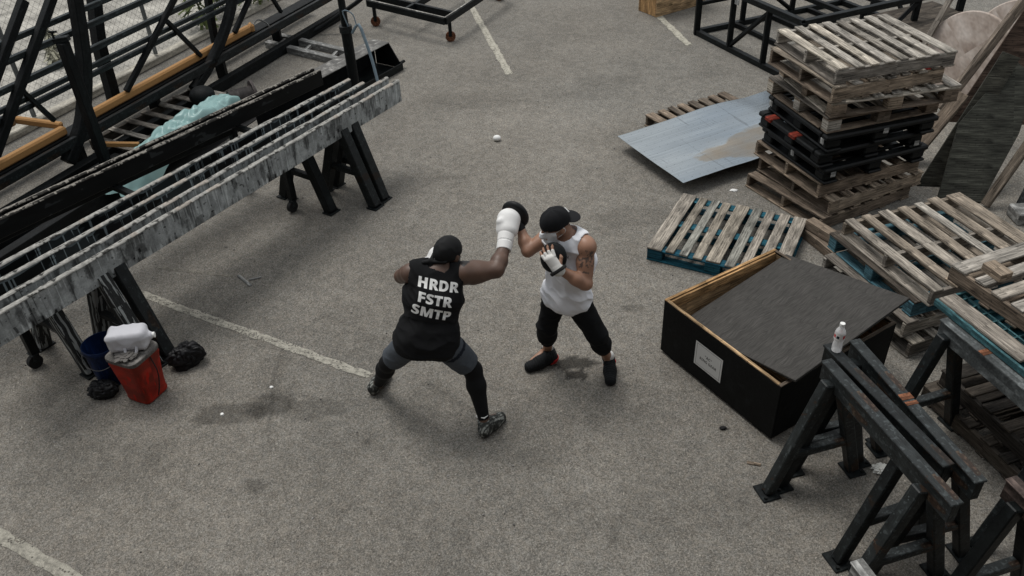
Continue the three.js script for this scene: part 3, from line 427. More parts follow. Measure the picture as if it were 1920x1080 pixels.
// ---------------------------------------------------------------- pallets
const pr = rng(77), pick = a => a[Math.floor(pr() * a.length)], jit = s => (pr() - 0.5) * 2 * s;
function boardG(L, t, w, ax) { const off = Math.floor(pr() * 5); return ax === 'x' ? cbox(L, t, w, 0.004, off) : cbox(w, t, L, 0.004, off); }
function woodPallet(label, pos, turn, o = {}) {
  const { L = 1.2, W = 1.02, H = 0.15, n = 7, deck = greyWoods, under = brownWoods, kind = 'stringer', bw = 0.095, group, tilt } = o;
  const g = thing('pallet', label, 'pallet', pos, turn, group); if (tilt) { g.rotation.order = 'YXZ'; g.rotation.x = tilt[0]; g.rotation.z = tilt[1]; }
  const td = 0.02, bt = 0.018;
  const ws = o.widths || Array.from({ length: n }, (_, i) => (i === 0 || i === n - 1) ? bw * 1.3 : bw), sum = ws.reduce((a, b) => a + b), gap = (L - sum) / (n - 1);
  let x = -L / 2;
  ws.forEach((w, i) => { if (!(o.skip || []).includes(i)) { const m = partAt(g, 'deck_board', boardG(W + jit(0.02), td, w - 0.004 + Math.round(jit(2)) * 0.003, 'z'), pick(deck), [x + w / 2 + jit(0.004), H - td / 2 + jit(0.0015), jit(0.006)]); m.rotation.y = jit(0.014); m.rotation.x = jit(0.004); m.rotation.z = jit(0.02); } x += w + gap; });
  if (kind === 'stringer') {
    for (const z of [-W / 2 + 0.022, 0, W / 2 - 0.022]) partAt(g, 'stringer', boardG(L, H - td - bt - 0.003, 0.038, 'x'), pick(under), [0, bt + (H - td - bt) / 2, z]);
    for (const f of [-0.46, -0.2, 0, 0.2, 0.46]) partAt(g, 'bottom_board', boardG(W, bt - 0.001, f * f > 0.1 ? 0.12 : 0.085, 'z'), pick(under), [f * L, bt / 2, 0]);
  } else {
    const sb = 0.02, bh = H - td - sb - bt;
    for (const z of [-W / 2 + 0.05, 0, W / 2 - 0.05]) {
      partAt(g, 'stringer_board', boardG(L, sb - 0.002, 0.1, 'x'), pick(under), [0, H - td - sb / 2 - 0.001, z]);
      for (const f of [-0.44, 0, 0.44]) partAt(g, 'block', cbox(0.145, bh, 0.098, 0.005, Math.floor(pr() * 4)), pick(o.blocks || under), [f * L, bt + bh / 2, z]);
      partAt(g, 'bottom_board', boardG(L, bt - 0.001, 0.1, 'x'), pick(under), [0, bt / 2, z]);
    }
    for (const f of [-0.46, 0.46]) partAt(g, 'bottom_board', boardG(W - 0.24, bt - 0.002, 0.1, 'z'), pick(under), [f * L, bt / 2 + 0.0005, 0]);
  }
  return g;
}
const plasticM = mat([0.012, 0.014, 0.0145], 0.5, { map: scuff }), redClip = mat([0.40, 0.06, 0.035], 0.7, { map: scuff }), tagM = mat([0.62, 0.62, 0.60], 0.7, { map: scuff });
function plasticPallet(label, pos, turn, o = {}) {
  const { L = 1.2, W = 1.02, H = 0.155 } = o, g = thing('plastic_pallet', label, 'pallet', pos, turn, 'black plastic pallets in the tall stack');
  for (const z of [-W / 2 + 0.05, W / 2 - 0.05]) partAt(g, 'deck_rail', cbox(L, 0.05, 0.1, 0.014), plasticM, [0, H - 0.025, z]);
  for (const x of [-L / 2 + 0.05, 0, L / 2 - 0.05]) partAt(g, 'deck_rail', cbox(0.1, 0.05, W - 0.205, 0.012), plasticM, [x, H - 0.026, 0]);
  for (let i = 0; i < 8; i++) partAt(g, 'deck_slat', cbox(L - 0.21, 0.02, 0.04, 0.004), plasticM, [0, H - 0.014, -0.36 + i * 0.103]);
  for (const x of [-0.42, 0, 0.42]) { for (const z of [-0.41, 0, 0.41]) partAt(g, 'block', cbox(0.16, H - 0.085, 0.14, 0.014), plasticM, [x * L, 0.03 + (H - 0.085) / 2 + 0.002, z * W]); partAt(g, 'runner', cbox(0.16, 0.03, W, 0.01), plasticM, [x * L, 0.015, 0]); }
  for (const [f, z, s] of o.tags || []) { if (f === 'z') partAt(g, 'tag', cbox(0.055, 0.05, 0.004, 0.001), tagM, [z, H * s, W / 2 + 0.002]); else partAt(g, 'tag', cbox(0.004, 0.055, 0.05, 0.001), tagM, [-L / 2 - 0.002, H * s, z]); }
  for (const z of o.clips || []) partAt(g, 'clip', cbox(0.13, 0.04, 0.1, 0.008), redClip, [-L / 2 + 0.045, H - 0.012, z]);
  return g;
}
// the tall stack, bottom to top
const SG = 'pallets of the tall stack'; let sy = 0;
const stackAt = (f, label, H, dx, dz, turn, o = {}) => { f(label, [3.33 + dx, sy, -7.54 + dz], turn, { H, group: SG, ...o }); sy += H + 0.002; };
stackAt(woodPallet, 'brown wooden pallet at the very bottom of the tall stack', 0.15, -0.05, 0.03, 0.47, { deck: brownWoods, W: 1.06 });
stackAt(woodPallet, 'brown wooden pallet second from the bottom of the tall stack', 0.155, 0.05, 0.0, 0.43, { deck: brownWoods, W: 1.05, L: 1.18 });
stackAt(woodPallet, 'brown wooden pallet right below the black plastic pallets of the tall stack', 0.155, 0.0, -0.03, 0.36, { deck: brownWoods.concat(greyWoods[5]), skip: [2] });
stackAt(plasticPallet, 'lowest black plastic pallet of the tall stack, white tag on its corner', 0.165, 0.02, 0.02, 0.33, { tags: [['z', -0.5, 0.62], ['x', 0.02, 0.7]] });
stackAt(plasticPallet, 'black plastic pallet with two red clips in the tall stack', 0.16, -0.035, 0.01, 0.31, { clips: [-0.32, 0.08], tags: [['z', 0.5, 0.3]] });
stackAt(plasticPallet, 'uppermost black plastic pallet of the tall stack, under the wooden ones', 0.165, 0.03, 0.03, 0.27, { tags: [['z', 0.02, 0.75], ['x', -0.44, 0.6], ['x', 0.44, 0.6]] });
stackAt(woodPallet, 'worn wooden block pallet lying on the black plastic pallets of the tall stack', 0.16, 0.03, -0.04, 0.28, { kind: 'block', under: paleWoods.concat(brownWoods) });
stackAt(woodPallet, 'pale wooden block pallet third from the top, jutting out to the right', 0.165, 0.12, 0.02, 0.18, { kind: 'block', deck: paleWoods, under: paleWoods.concat(brownWoods), blocks: brownWoods.slice(0, 3), L: 1.26, tilt: [0.0, 0.0] });
stackAt(woodPallet, 'grey wooden pallet second from the top of the tall stack', 0.155, -0.03, 0.03, 0.29, { L: 1.16 });
stackAt(woodPallet, 'pale weathered wooden pallet on top of the tall stack', 0.15, 0.03, 0.0, 0.237, { deck: paleWoods, under: greyWoods, n: 8, bw: 0.085, L: 1.19, W: 1.04 });
single('red_rag', 'small red rag caught between pallets high in the tall stack', 'rag', lump(0.08, 0.03, 0.05, 551, 0.4, 8, 3), mat([0.45, 0.04, 0.04], 0.8), [3.95, 1.305, -7.42]);
// blue sided pallet by itself
woodPallet('lone wooden pallet with blue painted sides behind the black crate', [2.058, 0, -6.62], -0.502, { kind: 'block', under: blueWoods, n: 9, L: 1.235, W: 1.05, widths: [0.14, 0.09, 0.088, 0.09, 0.14, 0.088, 0.088, 0.105, 0.125], deck: [greyWoods[0], greyWoods[1], wood([0.55, 0.55, 0.5]), wood([0.62, 0.56, 0.47])] });
// pallet stack at the right
const RG = 'pallets of the low stack at the right';
woodPallet('grey wooden pallet at the bottom of the low right stack', [3.47, 0, -5.62], 0.36, { group: RG, deck: paleWoods, under: greyWoods });
woodPallet('pale wooden pallet second from the bottom of the low right stack', [3.44, 0.152, -5.68], 0.33, { group: RG, deck: greyWoods, under: paleWoods });
woodPallet('blue painted pallet under the top one of the low right stack', [3.53, 0.304, -5.76], 0.30, { group: RG, kind: 'block', deck: skyWoods.concat(greyWoods[2], darkWoods[1]), under: skyWoods, L: 1.26, W: 1.06 });
woodPallet('open slatted weathered pallet on top of the low right stack', [3.585, 0.456, -5.70], 0.305, { group: RG, n: 7, deck: [greyWoods[1], paleWoods[1], paleWoods[3], greyWoods[3]], under: greyWoods, widths: [0.1, 0.09, 0.1, 0.095, 0.09, 0.1, 0.15], L: 1.21, W: 1.09 });
// pallet carried by the right sawhorse, tray, loose boards
woodPallet('weathered pallet lying on the grey sawhorse at the right edge', [3.62, 1.07, -4.22], 0.36 + Math.PI / 2, { group: 'pallets at the right edge', deck: [greyWoods[1], paleWoods[3], paleWoods[1]], under: brownWoods, L: 1.05, W: 1.1, H: 0.14 });
woodPallet('dark pallet lying on the ground under the grey sawhorse', [3.62, 0, -4.05], 0.30 + Math.PI / 2, { group: 'pallets at the right edge', deck: darkWoods, under: darkWoods, L: 1.2, W: 0.95 });
woodPallet('second dark pallet stacked under the grey sawhorse', [3.70, 0.152, -4.02], 0.27 + Math.PI / 2, { group: 'pallets at the right edge', deck: darkWoods, under: darkWoods, L: 1.2, W: 0.95 });
{
  const g = thing('turquoise_tray', 'turquoise plastic tray with grid floor resting on the grey sawhorse', 'tray', [3.06, 1.004, -4.02], 0.30 + Math.PI / 2);
  const tq = mat([0.12, 0.30, 0.335], 0.55, { map: scuff }), dk = mat([0.015, 0.07, 0.09], 0.5);
  for (const z of [-0.16, 0.16]) partAt(g, 'rim', cbox(0.8, 0.05, 0.02), tq, [0, 0.026, z]); for (const x of [-0.39, 0.39]) partAt(g, 'rim', cbox(0.02, 0.05, 0.298), tq, [x, 0.026, 0]);
  partAt(g, 'floor', cbox(0.76, 0.008, 0.298), dk, [0, 0.006, 0]); for (let i = 0; i < 9; i++) partAt(g, 'grid_bar', cbox(0.012, 0.03, 0.296), tq, [-0.34 + i * 0.085, 0.026, 0]); for (const z of [-0.05, 0.05]) partAt(g, 'grid_bar', cbox(0.76, 0.029, 0.012), tq, [0, 0.0255, z]);
  single('grey_board', 'grey board lying in the turquoise tray on the sawhorse', 'board', bar([2.86, 1.062, -4.36], [3.07, 1.062, -3.72], 0.13, 0.02), greyWoods[0]);
  single('timber_block', 'short brown timber block on the pallet at the right edge', 'timber', bar([3.12, 1.24, -4.45], [3.17, 1.24, -4.3], 0.1, 0.06), brownWoods[2]);
  single('timber_end', 'thick brown timber lying between the low pallets and the tall stack', 'timber', bar([2.82, 0.05, -6.78], [2.99, 0.05, -6.28], 0.12, 0.095), brownWoods[1]);
  single('timber_end', 'upper brown timber lying across the thick one by the tall stack', 'timber', bar([2.84, 0.15, -6.72], [3.0, 0.15, -6.42], 0.1, 0.09), brownWoods[0]);
}
// pallet and metal sheet behind
woodPallet('brown pallet half covered by the shiny metal sheet', [2.47, 0, -9.02], 0.48, { n: 8, deck: brownWoods.concat(greyWoods[3]), under: brownWoods, W: 1.1, H: 0.145 });
{
  const shT = dtex(1024, 512, (u, v) => { const br = noise2(u * 3, v * 180, 561) - 0.5, b = fbm(u * 3, v * 6, 563, 4) - 0.5; let k = 0.8 + 0.10 * br + 0.14 * b; if (noise2(u * 90, v * 2.2 + u * 3, 569) > 0.93) k -= 0.1; if (Math.hypot((u * 24) % 1 - 0.5, (v * 12) % 1 - 0.5) < 0.05) k -= 0.25; const f = fbm(u * 4 + 3, v * 4, 565, 5); const blot = sm(clamp((f - 0.47 - 1.1 * Math.hypot((u - 0.5) * 1.5, (v - 0.23) * 1.6) + 0.36) * 7)), ring = 1 - sm(clamp((Math.hypot((u - 0.52) * 5, (v - 0.24) * 5) + (f - 0.5) * 0.6 - 0.12) * -4 + 0.4)); const s = blot * (0.15 + 0.35 * ring) * (0.5 + 0.8 * fbm(u * 14, v * 14, 567, 3)); return [lerp(k * 0.94, 0.72, s), lerp(k * 0.99, 0.60, s), lerp(k * 1.03, 0.46, s)]; }, 1 / 2.44, 1 / 1.22);
  const rT = dtex(512, 256, (u, v) => { const k = 0.27 + 0.25 * (fbm(u * 5, v * 6, 571, 4) - 0.5) + 0.12 * (noise2(u * 3, v * 120, 573) - 0.5); return [k, k, k]; }, 1 / 2.44, 1 / 1.22, false);
  const shM = mat([0.74, 0.725, 0.70], 0.75, { specularIntensity: 1, metalness: 0.9, map: shT, roughnessMap: rT });
  const g = new THREE.BoxGeometry(2.44, 0.004, 1.22, 40, 1, 12), p = g.attributes.position, uv = g.attributes.uv;
  for (let i = 0; i < p.count; i++) { const x = p.getX(i), z = p.getZ(i); uv.setXY(i, x + 1.22, 0.61 - z); p.setY(i, p.getY(i) + 0.014 * Math.sin(x * 1.7 + 0.4) + 0.05 * (fbm(x * 1.5 + 4, z * 1.5, 575, 2) - 0.5)); }
  g.computeVertexNormals();
  const o = single('metal_sheet', 'large shiny galvanised metal sheet with tan stains lying on a pallet', 'metal sheet', g, shM, [2.64, 0.172, -8.66]); o.rotation.order = 'YXZ'; o.rotation.y = 0.455; o.rotation.x = 0.03;
}

// ---------------------------------------------------------------- black crate with loose lid, sign, bottle
{
  const th = 0.539, g = thing('black_crate', 'open black plywood crate with a white paper sign on its side', 'crate', [1.99, 0, -4.955], th);
  const blk = mat([0.0065, 0.008, 0.008], 0.7, { map: scuff, bumpMap: metalBump, bumpScale: 0.001 }), hx = 0.595, hz = 0.598, H = 0.53;
  const wall = (w, h, d, x, y, z) => partAt(g, 'wall', cbox(w, h, d, 0.003), blk, [x, y, z]);
  wall(0.012, H - 0.03, hz * 2, -hx + 0.006, 0.02 + (H - 0.03) / 2, 0); wall(0.012, H - 0.03, hz * 2, hx - 0.006, 0.02 + (H - 0.03) / 2, 0); wall(hx * 2 - 0.026, H - 0.032, 0.012, 0, 0.02 + (H - 0.03) / 2, hz - 0.006); wall(hx * 2 - 0.026, H - 0.032, 0.012, 0, 0.02 + (H - 0.03) / 2, -hz + 0.006);
  const lin = (w, h, d, x, y, z, n = 'lining', m = plyWood) => partAt(g, n, cbox(w, h, d, 0.002, 1), m, [x, y, z]);
  lin(hx * 2 - 0.03, H - 0.06, 0.012, 0, 0.27, -hz + 0.019); lin(hx * 2 - 0.03, H - 0.06, 0.012, 0, 0.27, hz - 0.019); lin(0.012, H - 0.06, hz * 2 - 0.056, -hx + 0.019, 0.27, 0); lin(0.012, H - 0.06, hz * 2 - 0.056, hx - 0.019, 0.27, 0);
  lin(hx * 2 - 0.05, 0.08, 0.02, 0, H - 0.052, -hz + 0.036, 'batten', newWood);
  for (const s of [-1, 1]) { lin(hx * 2 - 0.002, 0.012, 0.026, 0, H - 0.004, s * (hz - 0.014), 'rim', s < 0 ? newWood : brownWoods[1]); lin(0.024, 0.0115, hz * 2 - 0.056, s * (hx - 0.013), H - 0.0045, 0, 'rim', s < 0 ? plyWood : brownWoods[1]); }
  partAt(g, 'floor', cbox(hx * 2 - 0.06, 0.016, hz * 2 - 0.06), plyWood, [0, 0.03, 0]);
  for (const z of [-0.45, 0.45]) partAt(g, 'skid', cbox(hx * 2 - 0.02, 0.02, 0.09), blk, [0, 0.01, z]);
  // paper sign
  const cv = document.createElement('canvas'); cv.width = 512; cv.height = 400; const c = cv.getContext('2d'); c.fillStyle = '#d3d3d0'; c.fillRect(0, 0, 512, 400); c.strokeStyle = '#4a4a4a'; c.lineWidth = 5; c.strokeRect(30, 26, 452, 348);
  c.fillStyle = '#222'; c.textAlign = 'center'; c.font = 'bold 62px sans-serif'; c.fillText('"AC"', 256, 185); c.font = 'bold 60px sans-serif'; c.fillText('RING GEAR', 256, 262);
  const t = new THREE.CanvasTexture(cv); t.colorSpace = THREE.SRGBColorSpace; const sg = new THREE.PlaneGeometry(0.285, 0.225); sg.rotateY(-Math.PI / 2);
  const sign = partAt(g, 'sign', sg, mat([0.8, 0.8, 0.8], 0.8, { map: t, side: THREE.DoubleSide }), [-hx - 0.003, 0.27, -0.075]); sign.userData.label = 'white paper sign with a thin black border';
  // lid resting crooked inside the crate
  const K0 = [1.30, 0.335, -5.085], K1 = [1.87, 0.578, -4.125], K3 = [2.275, 0.50, -5.70], K2 = K1.map((v, i) => v + K3[i] - K0[i]);
  const lidT = dtex(512, 512, (u, v) => { const w = fbm(u * 3, v * 3, 581, 3) * 2.2, g1 = noise2(u * 9 + w, (v + 0.07 * w) * 110, 583), g2 = noise2(u * 14, v * 150 + w * 9, 585), d = fbm(u * 5, v * 5, 587, 4); const k = 0.60 + 0.13 * (g1 - 0.5) + 0.10 * (g2 - 0.5) + 0.10 * (d - 0.5); return [k * 1.01, k, k * 0.98]; }, 1.9, 1.9);
  single('plywood_sheet', 'dark grey plywood sheet lying tilted in the black crate', 'plywood sheet', slab([K0, K3, K2, K1].reverse(), 0.016), mat([0.155, 0.15, 0.145], 0.75, { map: lidT, bumpMap: woodBump, bumpScale: 0.002 }));
}
{
  const g = thing('water_bottle', 'clear plastic water bottle with white cap standing on the sawhorse end', 'bottle', [2.0, 1.007, -3.945]);
  const pf = [[0, 0.002], [0.026, 0.002], [0.031, 0.008], [0.031, 0.05], [0.027, 0.075], [0.031, 0.1], [0.0315, 0.15], [0.028, 0.165], [0.014, 0.19], [0.0125, 0.2], [0, 0.2]].map(q => new THREE.Vector2(...q));
  part(g, 'body', new THREE.LatheGeometry(pf, 28), new THREE.MeshPhysicalMaterial({ color: 0xffffff, roughness: 0.12, transmission: 0.55, thickness: 0, ior: 1.4 }));
  part(g, 'cap', rod([0, 0.2, 0], [0, 0.219, 0], 0.0155, 18), M.white);
  const cv = document.createElement('canvas'); cv.width = 256; cv.height = 64; const c = cv.getContext('2d'); c.fillStyle = '#e6e4e2'; c.fillRect(0, 0, 256, 64); for (let i = 0; i < 3; i++) { c.fillStyle = '#c03a3a'; c.fillRect(10 + i * 86, 14, 26, 34); c.fillStyle = '#223038'; c.fillRect(44 + i * 86, 18, 22, 28); }
  const t = new THREE.CanvasTexture(cv); t.colorSpace = THREE.SRGBColorSpace; const lb = new THREE.CylinderGeometry(0.0325, 0.0325, 0.046, 28, 1, true); lb.translate(0, 0.126, 0); part(g, 'label', lb, mat([0.9, 0.9, 0.9], 0.5, { map: t, side: THREE.DoubleSide }));
}

// ---------------------------------------------------------------- back right: cage, crates, leaning boards, discs
{
  const g = thing('steel_cage', 'black steel cage of welded square tube behind the tall pallet stack', 'cage', [4.2, 0, -11.2]);
  const P = [[2.89, -12.12], [3.75, -10.2], [6.2, -11.2], [5.35, -13.1]].map(q => [q[0] - 4.2, q[1] + 11.2]), h = 0.8, at = (q, y) => [q[0], y, q[1]], md = (a, b, t) => [lerp(a[0], b[0], t), lerp(a[1], b[1], t)];
  for (let i = 0; i < 4; i++) { const a = P[i], b = P[(i + 1) % 4]; part(g, 'post', bar(at(a, 0.001), at(a, h), 0.08, 0.08, [1, 0, 0]), M.blackDull); for (const y of [0.04, h]) part(g, 'rail', bar(at(a, y), at(b, y), 0.075, 0.075), M.black); for (const f of [0.36, 0.7]) part(g, 'post', bar(at(md(a, b, f), 0.06), at(md(a, b, f), h - 0.03), 0.07, 0.07, [1, 0, 0]), M.blackDull); part(g, 'brace', bar(at(md(a, b, 0.36), 0.07), at(md(a, b, 0.7), h - 0.05), 0.05, 0.05, [1, 0, 0]), M.blackDull); }
  for (const f of [0.25, 0.5, 0.75]) { part(g, 'cross_rail', bar(at(md(P[0], P[3], f), h - 0.002), at(md(P[1], P[2], f), h - 0.002), 0.06, 0.06), M.blackDull); part(g, 'cross_rail', bar(at(md(P[0], P[3], f), 0.042), at(md(P[1], P[2], f), 0.042), 0.06, 0.06), M.blackDull); }
  part(g, 'rail', bar(at(md(P[0], P[1], 0), 0.45), at(md(P[3], P[2], 0), 0.45), 0.05, 0.05), M.blackDull); part(g, 'tag', cbox(0.09, 0.1, 0.006).clone().rotateY(0.42 + Math.PI / 2).translate(...at(md(P[0], P[1], 0.42), h - 0.06)).translate(-0.05, 0, 0.02), tagM);
}
{ const g = thing('plywood_box', 'tan plywood box at the top picture edge beside the black cage', 'box', [2.75, 0, -13.35], 0.55);
  part(g, 'front_panel', cbox(1.02, 0.9, 0.02).clone().translate(0, 0.452, 0.2), plyWood); part(g, 'back_panel', cbox(1.02, 0.9, 0.02).clone().translate(0, 0.452, -0.2), plyWood); for (const s of [-1, 1]) part(g, 'end_panel', cbox(0.02, 0.896, 0.376).clone().translate(s * 0.49, 0.45, 0), newWood); part(g, 'top_panel', cbox(1.04, 0.018, 0.44).clone().translate(0, 0.913, 0), plyWood); }
{ const g = thing('dark_crate', 'dark brown wooden crate with grey top behind the tall pallet stack', 'crate', [5.62, 0, -10.95], 0.4);
  for (let i = 0; i < 3; i++) part(g, 'front_plank', cbox(1.2, 0.15, 0.03).clone().translate(0, 0.08 + i * 0.155, 0.42), wood([0.10, 0.066, 0.05])); part(g, 'body', cbox(1.19, 0.45, 0.8).clone().translate(0, 0.23, 0), wood([0.085, 0.06, 0.048])); part(g, 'top', cbox(1.24, 0.03, 0.9).clone().translate(0, 0.485, -0.01), darkWoods[1]); }
{ // pale round discs
  const flatUV = g => { const p = g.attributes.position, uv = g.attributes.uv; for (let i = 0; i < p.count; i++) uv.setXY(i, p.getX(i), p.getZ(i)); return g; };
  const discTex = dtex(256, 256, (u, v) => { const a = fbm(u * 9, v * 5, 591, 5), k = 0.84 + 0.4 * (a - 0.5) + 0.1 * (noise2(u * 60, v * 30, 593) - 0.5); return [k, k * lerp(0.93, 1.0, a), k * lerp(0.88, 1.0, a)]; });
  const disc = (label, c, r, n) => { const pf = [[0, -0.06], [r - 0.02, -0.06], [r, -0.035], [r, 0.035], [r - 0.02, 0.06], [0, 0.06]].map(q => new THREE.Vector2(...q)); const o = single('round_disc', label, 'disc', flatUV(new THREE.LatheGeometry(pf, 48)), mat([0.60, 0.545, 0.50], 0.8, { map: discTex }), c, 'pale round discs'); o.quaternion.setFromUnitVectors(V(0, 1, 0), v3(n).normalize()); };
  disc('large pale round disc standing right of the tall pallet stack', [5.66, 0.47, -9.78], 0.5, [-0.72, 0.32, 0.6]);
  disc('pale round disc further back at the top right, behind the larger one', [6.35, 0.5, -10.0], 0.5, [-0.7, 0.3, 0.62]);
}
{ // leaning boards at the right edge
  const lean = (name, label, cat, pts, th, m, off = 0) => single(name, label, cat, slab(pts, th, off), m, [0, 0, 0], 'boards leaning at the right edge');
  lean('leaning_board', 'large dark plywood panel leaning at the right, clipped upper corner', 'panel', [[4.30, 0.0, -7.22], [4.72, 0.0, -7.16], [5.06, 0.78, -7.22], [5.26, 1.2, -7.55], [5.08, 1.28, -7.78], [4.55, 0.62, -7.66]].map(q => q), 0.02, wood([0.10, 0.105, 0.09]), 0.3);
  lean('leaning_board', 'narrow dark panel leaning just behind the clipped one', 'panel', [[4.24, 0.0, -7.55], [4.5, 0, -7.5], [5.1, 1.2, -7.86], [4.95, 1.24, -7.95]], 0.02, wood([0.12, 0.12, 0.1]), 0.6);
  single('leaning_plank', 'brown plank leaning at the right edge in front of dark panels', 'plank', bar([4.70, 0.03, -7.05], [5.36, 1.25, -7.35], 0.09, 0.045), brownWoods[3]);
  single('leaning_plank', 'light brown rough board leaning behind the dark panel', 'plank', bar([4.32, 0.04, -8.0], [4.8, 0.72, -8.15], 0.17, 0.03), brownWoods[1]);
  single('leaning_plank', 'long pale edged plank leaning past the round disc', 'plank', bar([4.72, 0.45, -8.35], [5.9, 2.3, -8.75], 0.05, 0.12), wood([0.50, 0.42, 0.35]));
  lean('leaning_board', 'dark brown board leaning at the top right corner behind the long plank', 'panel', [[4.85, 0.3, -8.35], [5.6, 0.3, -8.2], [6.6, 2.2, -8.7], [5.95, 2.3, -8.85]], 0.02, wood([0.20, 0.14, 0.11]), 0.9);
  single('leaning_plank', 'thin grey plank leaning between the dark crate and the disc', 'plank', bar([5.0, 0.03, -9.9], [5.75, 1.5, -10.35], 0.07, 0.04), greyWoods[2]);
  single('grey_post', 'grey steel post at the right edge below the leaning planks', 'post', bar([5.02, 0.05, -6.98], [5.3, 0.8, -7.2], 0.09, 0.09), M.slate);
  single('concrete_block', 'grey block at the right edge under the grey post', 'block', cbox(0.34, 0.12, 0.22, 0.01), M.grey, [5.02, 0.061, -6.82]);
}
// ---------------------------------------------------------------- litter on the asphalt
single('white_ball', 'small white ball on the asphalt beyond the boxers', 'ball', new THREE.IcosahedronGeometry(0.04, 4).scale(1.15, 0.85, 1), M.white, [-0.09, 0.034, -9.03]);
single('white_rag', 'crumpled white rag on the ground under the sawhorses', 'rag', lump(0.075, 0.03, 0.06, 601, 0.5, 12, 3), mat([0.66, 0.66, 0.62], 0.9), [2.46, 0, -3.82]);
single('metal_bracket', 'small grey metal bracket lying on the asphalt left of the boxers', 'bracket', merge([bar([-2.56, 0.008, -6.52], [-2.4, 0.008, -6.34], 0.03, 0.012), bar([-2.44, 0.007, -6.44], [-2.33, 0.007, -6.47], 0.022, 0.011)]), M.grey);
single('wood_chip', 'small reddish wood chip by the left sawhorse feet', 'wood chip', bar([1.57, 0.006, -3.95], [1.66, 0.006, -3.92], 0.025, 0.01), brownWoods[0]);
single('paper_scrap', 'small pale paper scrap on the dark oil stain', 'paper scrap', lump(0.018, 0.008, 0.014, 611, 0.5, 3, 3), M.white, [-1.94, 0, -4.96]);
single('paper_scrap', 'pale paper scrap on the asphalt near the metal sheet', 'paper scrap', lump(0.05, 0.012, 0.03, 613, 0.5, 3, 3), M.white, [2.36, 0, -7.62]);
single('paper_scrap', 'tiny white scrap behind the front foot of the man in black', 'paper scrap', lump(0.02, 0.014, 0.015, 615, 0.5, 3, 3), M.white, [-0.3, 0, -4.52]);
single('bottle_cap', 'white bottle cap on the asphalt left of the oil stain', 'bottle cap', new THREE.CylinderGeometry(0.012, 0.014, 0.012, 12), M.white, [-2.26, 0.006, -4.68]);
single('dark_clod', 'small dark clod on the asphalt in front of the crate', 'clod', lump(0.03, 0.015, 0.02, 617, 0.4, 3, 3), M.rubber, [1.48, 0, -4.28]);
{ // loose grit on the asphalt
  const r = rng(313), N = 900, im = new THREE.InstancedMesh(new THREE.IcosahedronGeometry(1, 0), mat([0.5, 0.5, 0.5], 0.9), N), m4 = new THREE.Matrix4(), q = new THREE.Quaternion();
  for (let i = 0; i < N; i++) { const sz = 0.003 + 0.006 * r() * r(), k = r() < 0.25 ? 0.62 : 0.12 + 0.5 * r(); q.setFromEuler(new THREE.Euler(r() * 6, r() * 6, r() * 6)); m4.compose(V(-4.5 + 9 * r(), sz * 0.5, -12 + 9.3 * r()), q, V(sz * (1 + r()), sz, sz)); im.setMatrixAt(i, m4); im.setColorAt(i, new THREE.Color(k, k * 0.97, k * 0.92)); }
  im.name = 'grit'; im.userData.kind = 'stuff'; tag(im, 'loose grit scattered over the asphalt', 'grit'); im.castShadow = im.receiveShadow = true; scene.add(im);
}
{ // weeds beyond the fence
  const r = rng(909), wl = [mat([0.08, 0.10, 0.035], 0.9, { side: THREE.DoubleSide }), mat([0.30, 0.29, 0.22], 0.9, { side: THREE.DoubleSide })];
  [[3.9, 1.5, 0.5], [4.6, 1.7, 0.6], [5.2, 1.4, 0.5], [2.0, 2.6, 0.16], [2.5, 3.2, 0.2]].forEach(([t, o, s], i) => {
    const b = T(t, 0.08, o), leaves = []; for (let k = 0; k < 90; k++) { const a = r() * 6.28, h = r() * s, rr = r() * s * 0.55, g = new THREE.PlaneGeometry(0.03 + r() * 0.03, 0.1 + r() * 0.12); g.rotateX(-0.4 - r()); g.rotateY(a); g.translate(Math.sin(a) * rr, h + 0.05, Math.cos(a) * rr); leaves.push(g); }
    const w = thing('weed', ['green weed tuft nearest the pole beyond the fence', 'tall green weed beyond the fence at the top edge', 'green weed rightmost beyond the fence', 'dry pale weed beyond the fence rails', 'second dry pale weed further behind the fence'][i], 'weed', b, 0, 'weeds beyond the fence'); part(w, 'leaves', merge(leaves), wl[i < 3 ? 0 : 1]); part(w, 'stem', rod([0, 0, 0], [0.02, s, 0.01], 0.008, 5), wl[1]); });
}
// pale pallet under the truss side
woodPallet('pale boarded pallet lying between the truss and the rear beam', [-4.02, 0.011, -9.72], 1.05, { n: 7, deck: [paleWoods[1], paleWoods[3], greyWoods[0]], under: darkWoods, L: 1.7, W: 1.15, bw: 0.09 });
single('grey_board', 'flat grey board on the asphalt under the rear beam', 'board', slab([[-4.75, 0.004, -8.05], [-4.3, 0.004, -7.62], [-4.12, 0.004, -7.78], [-4.55, 0.004, -8.22]].reverse(), 0.02), paleWoods[3]);

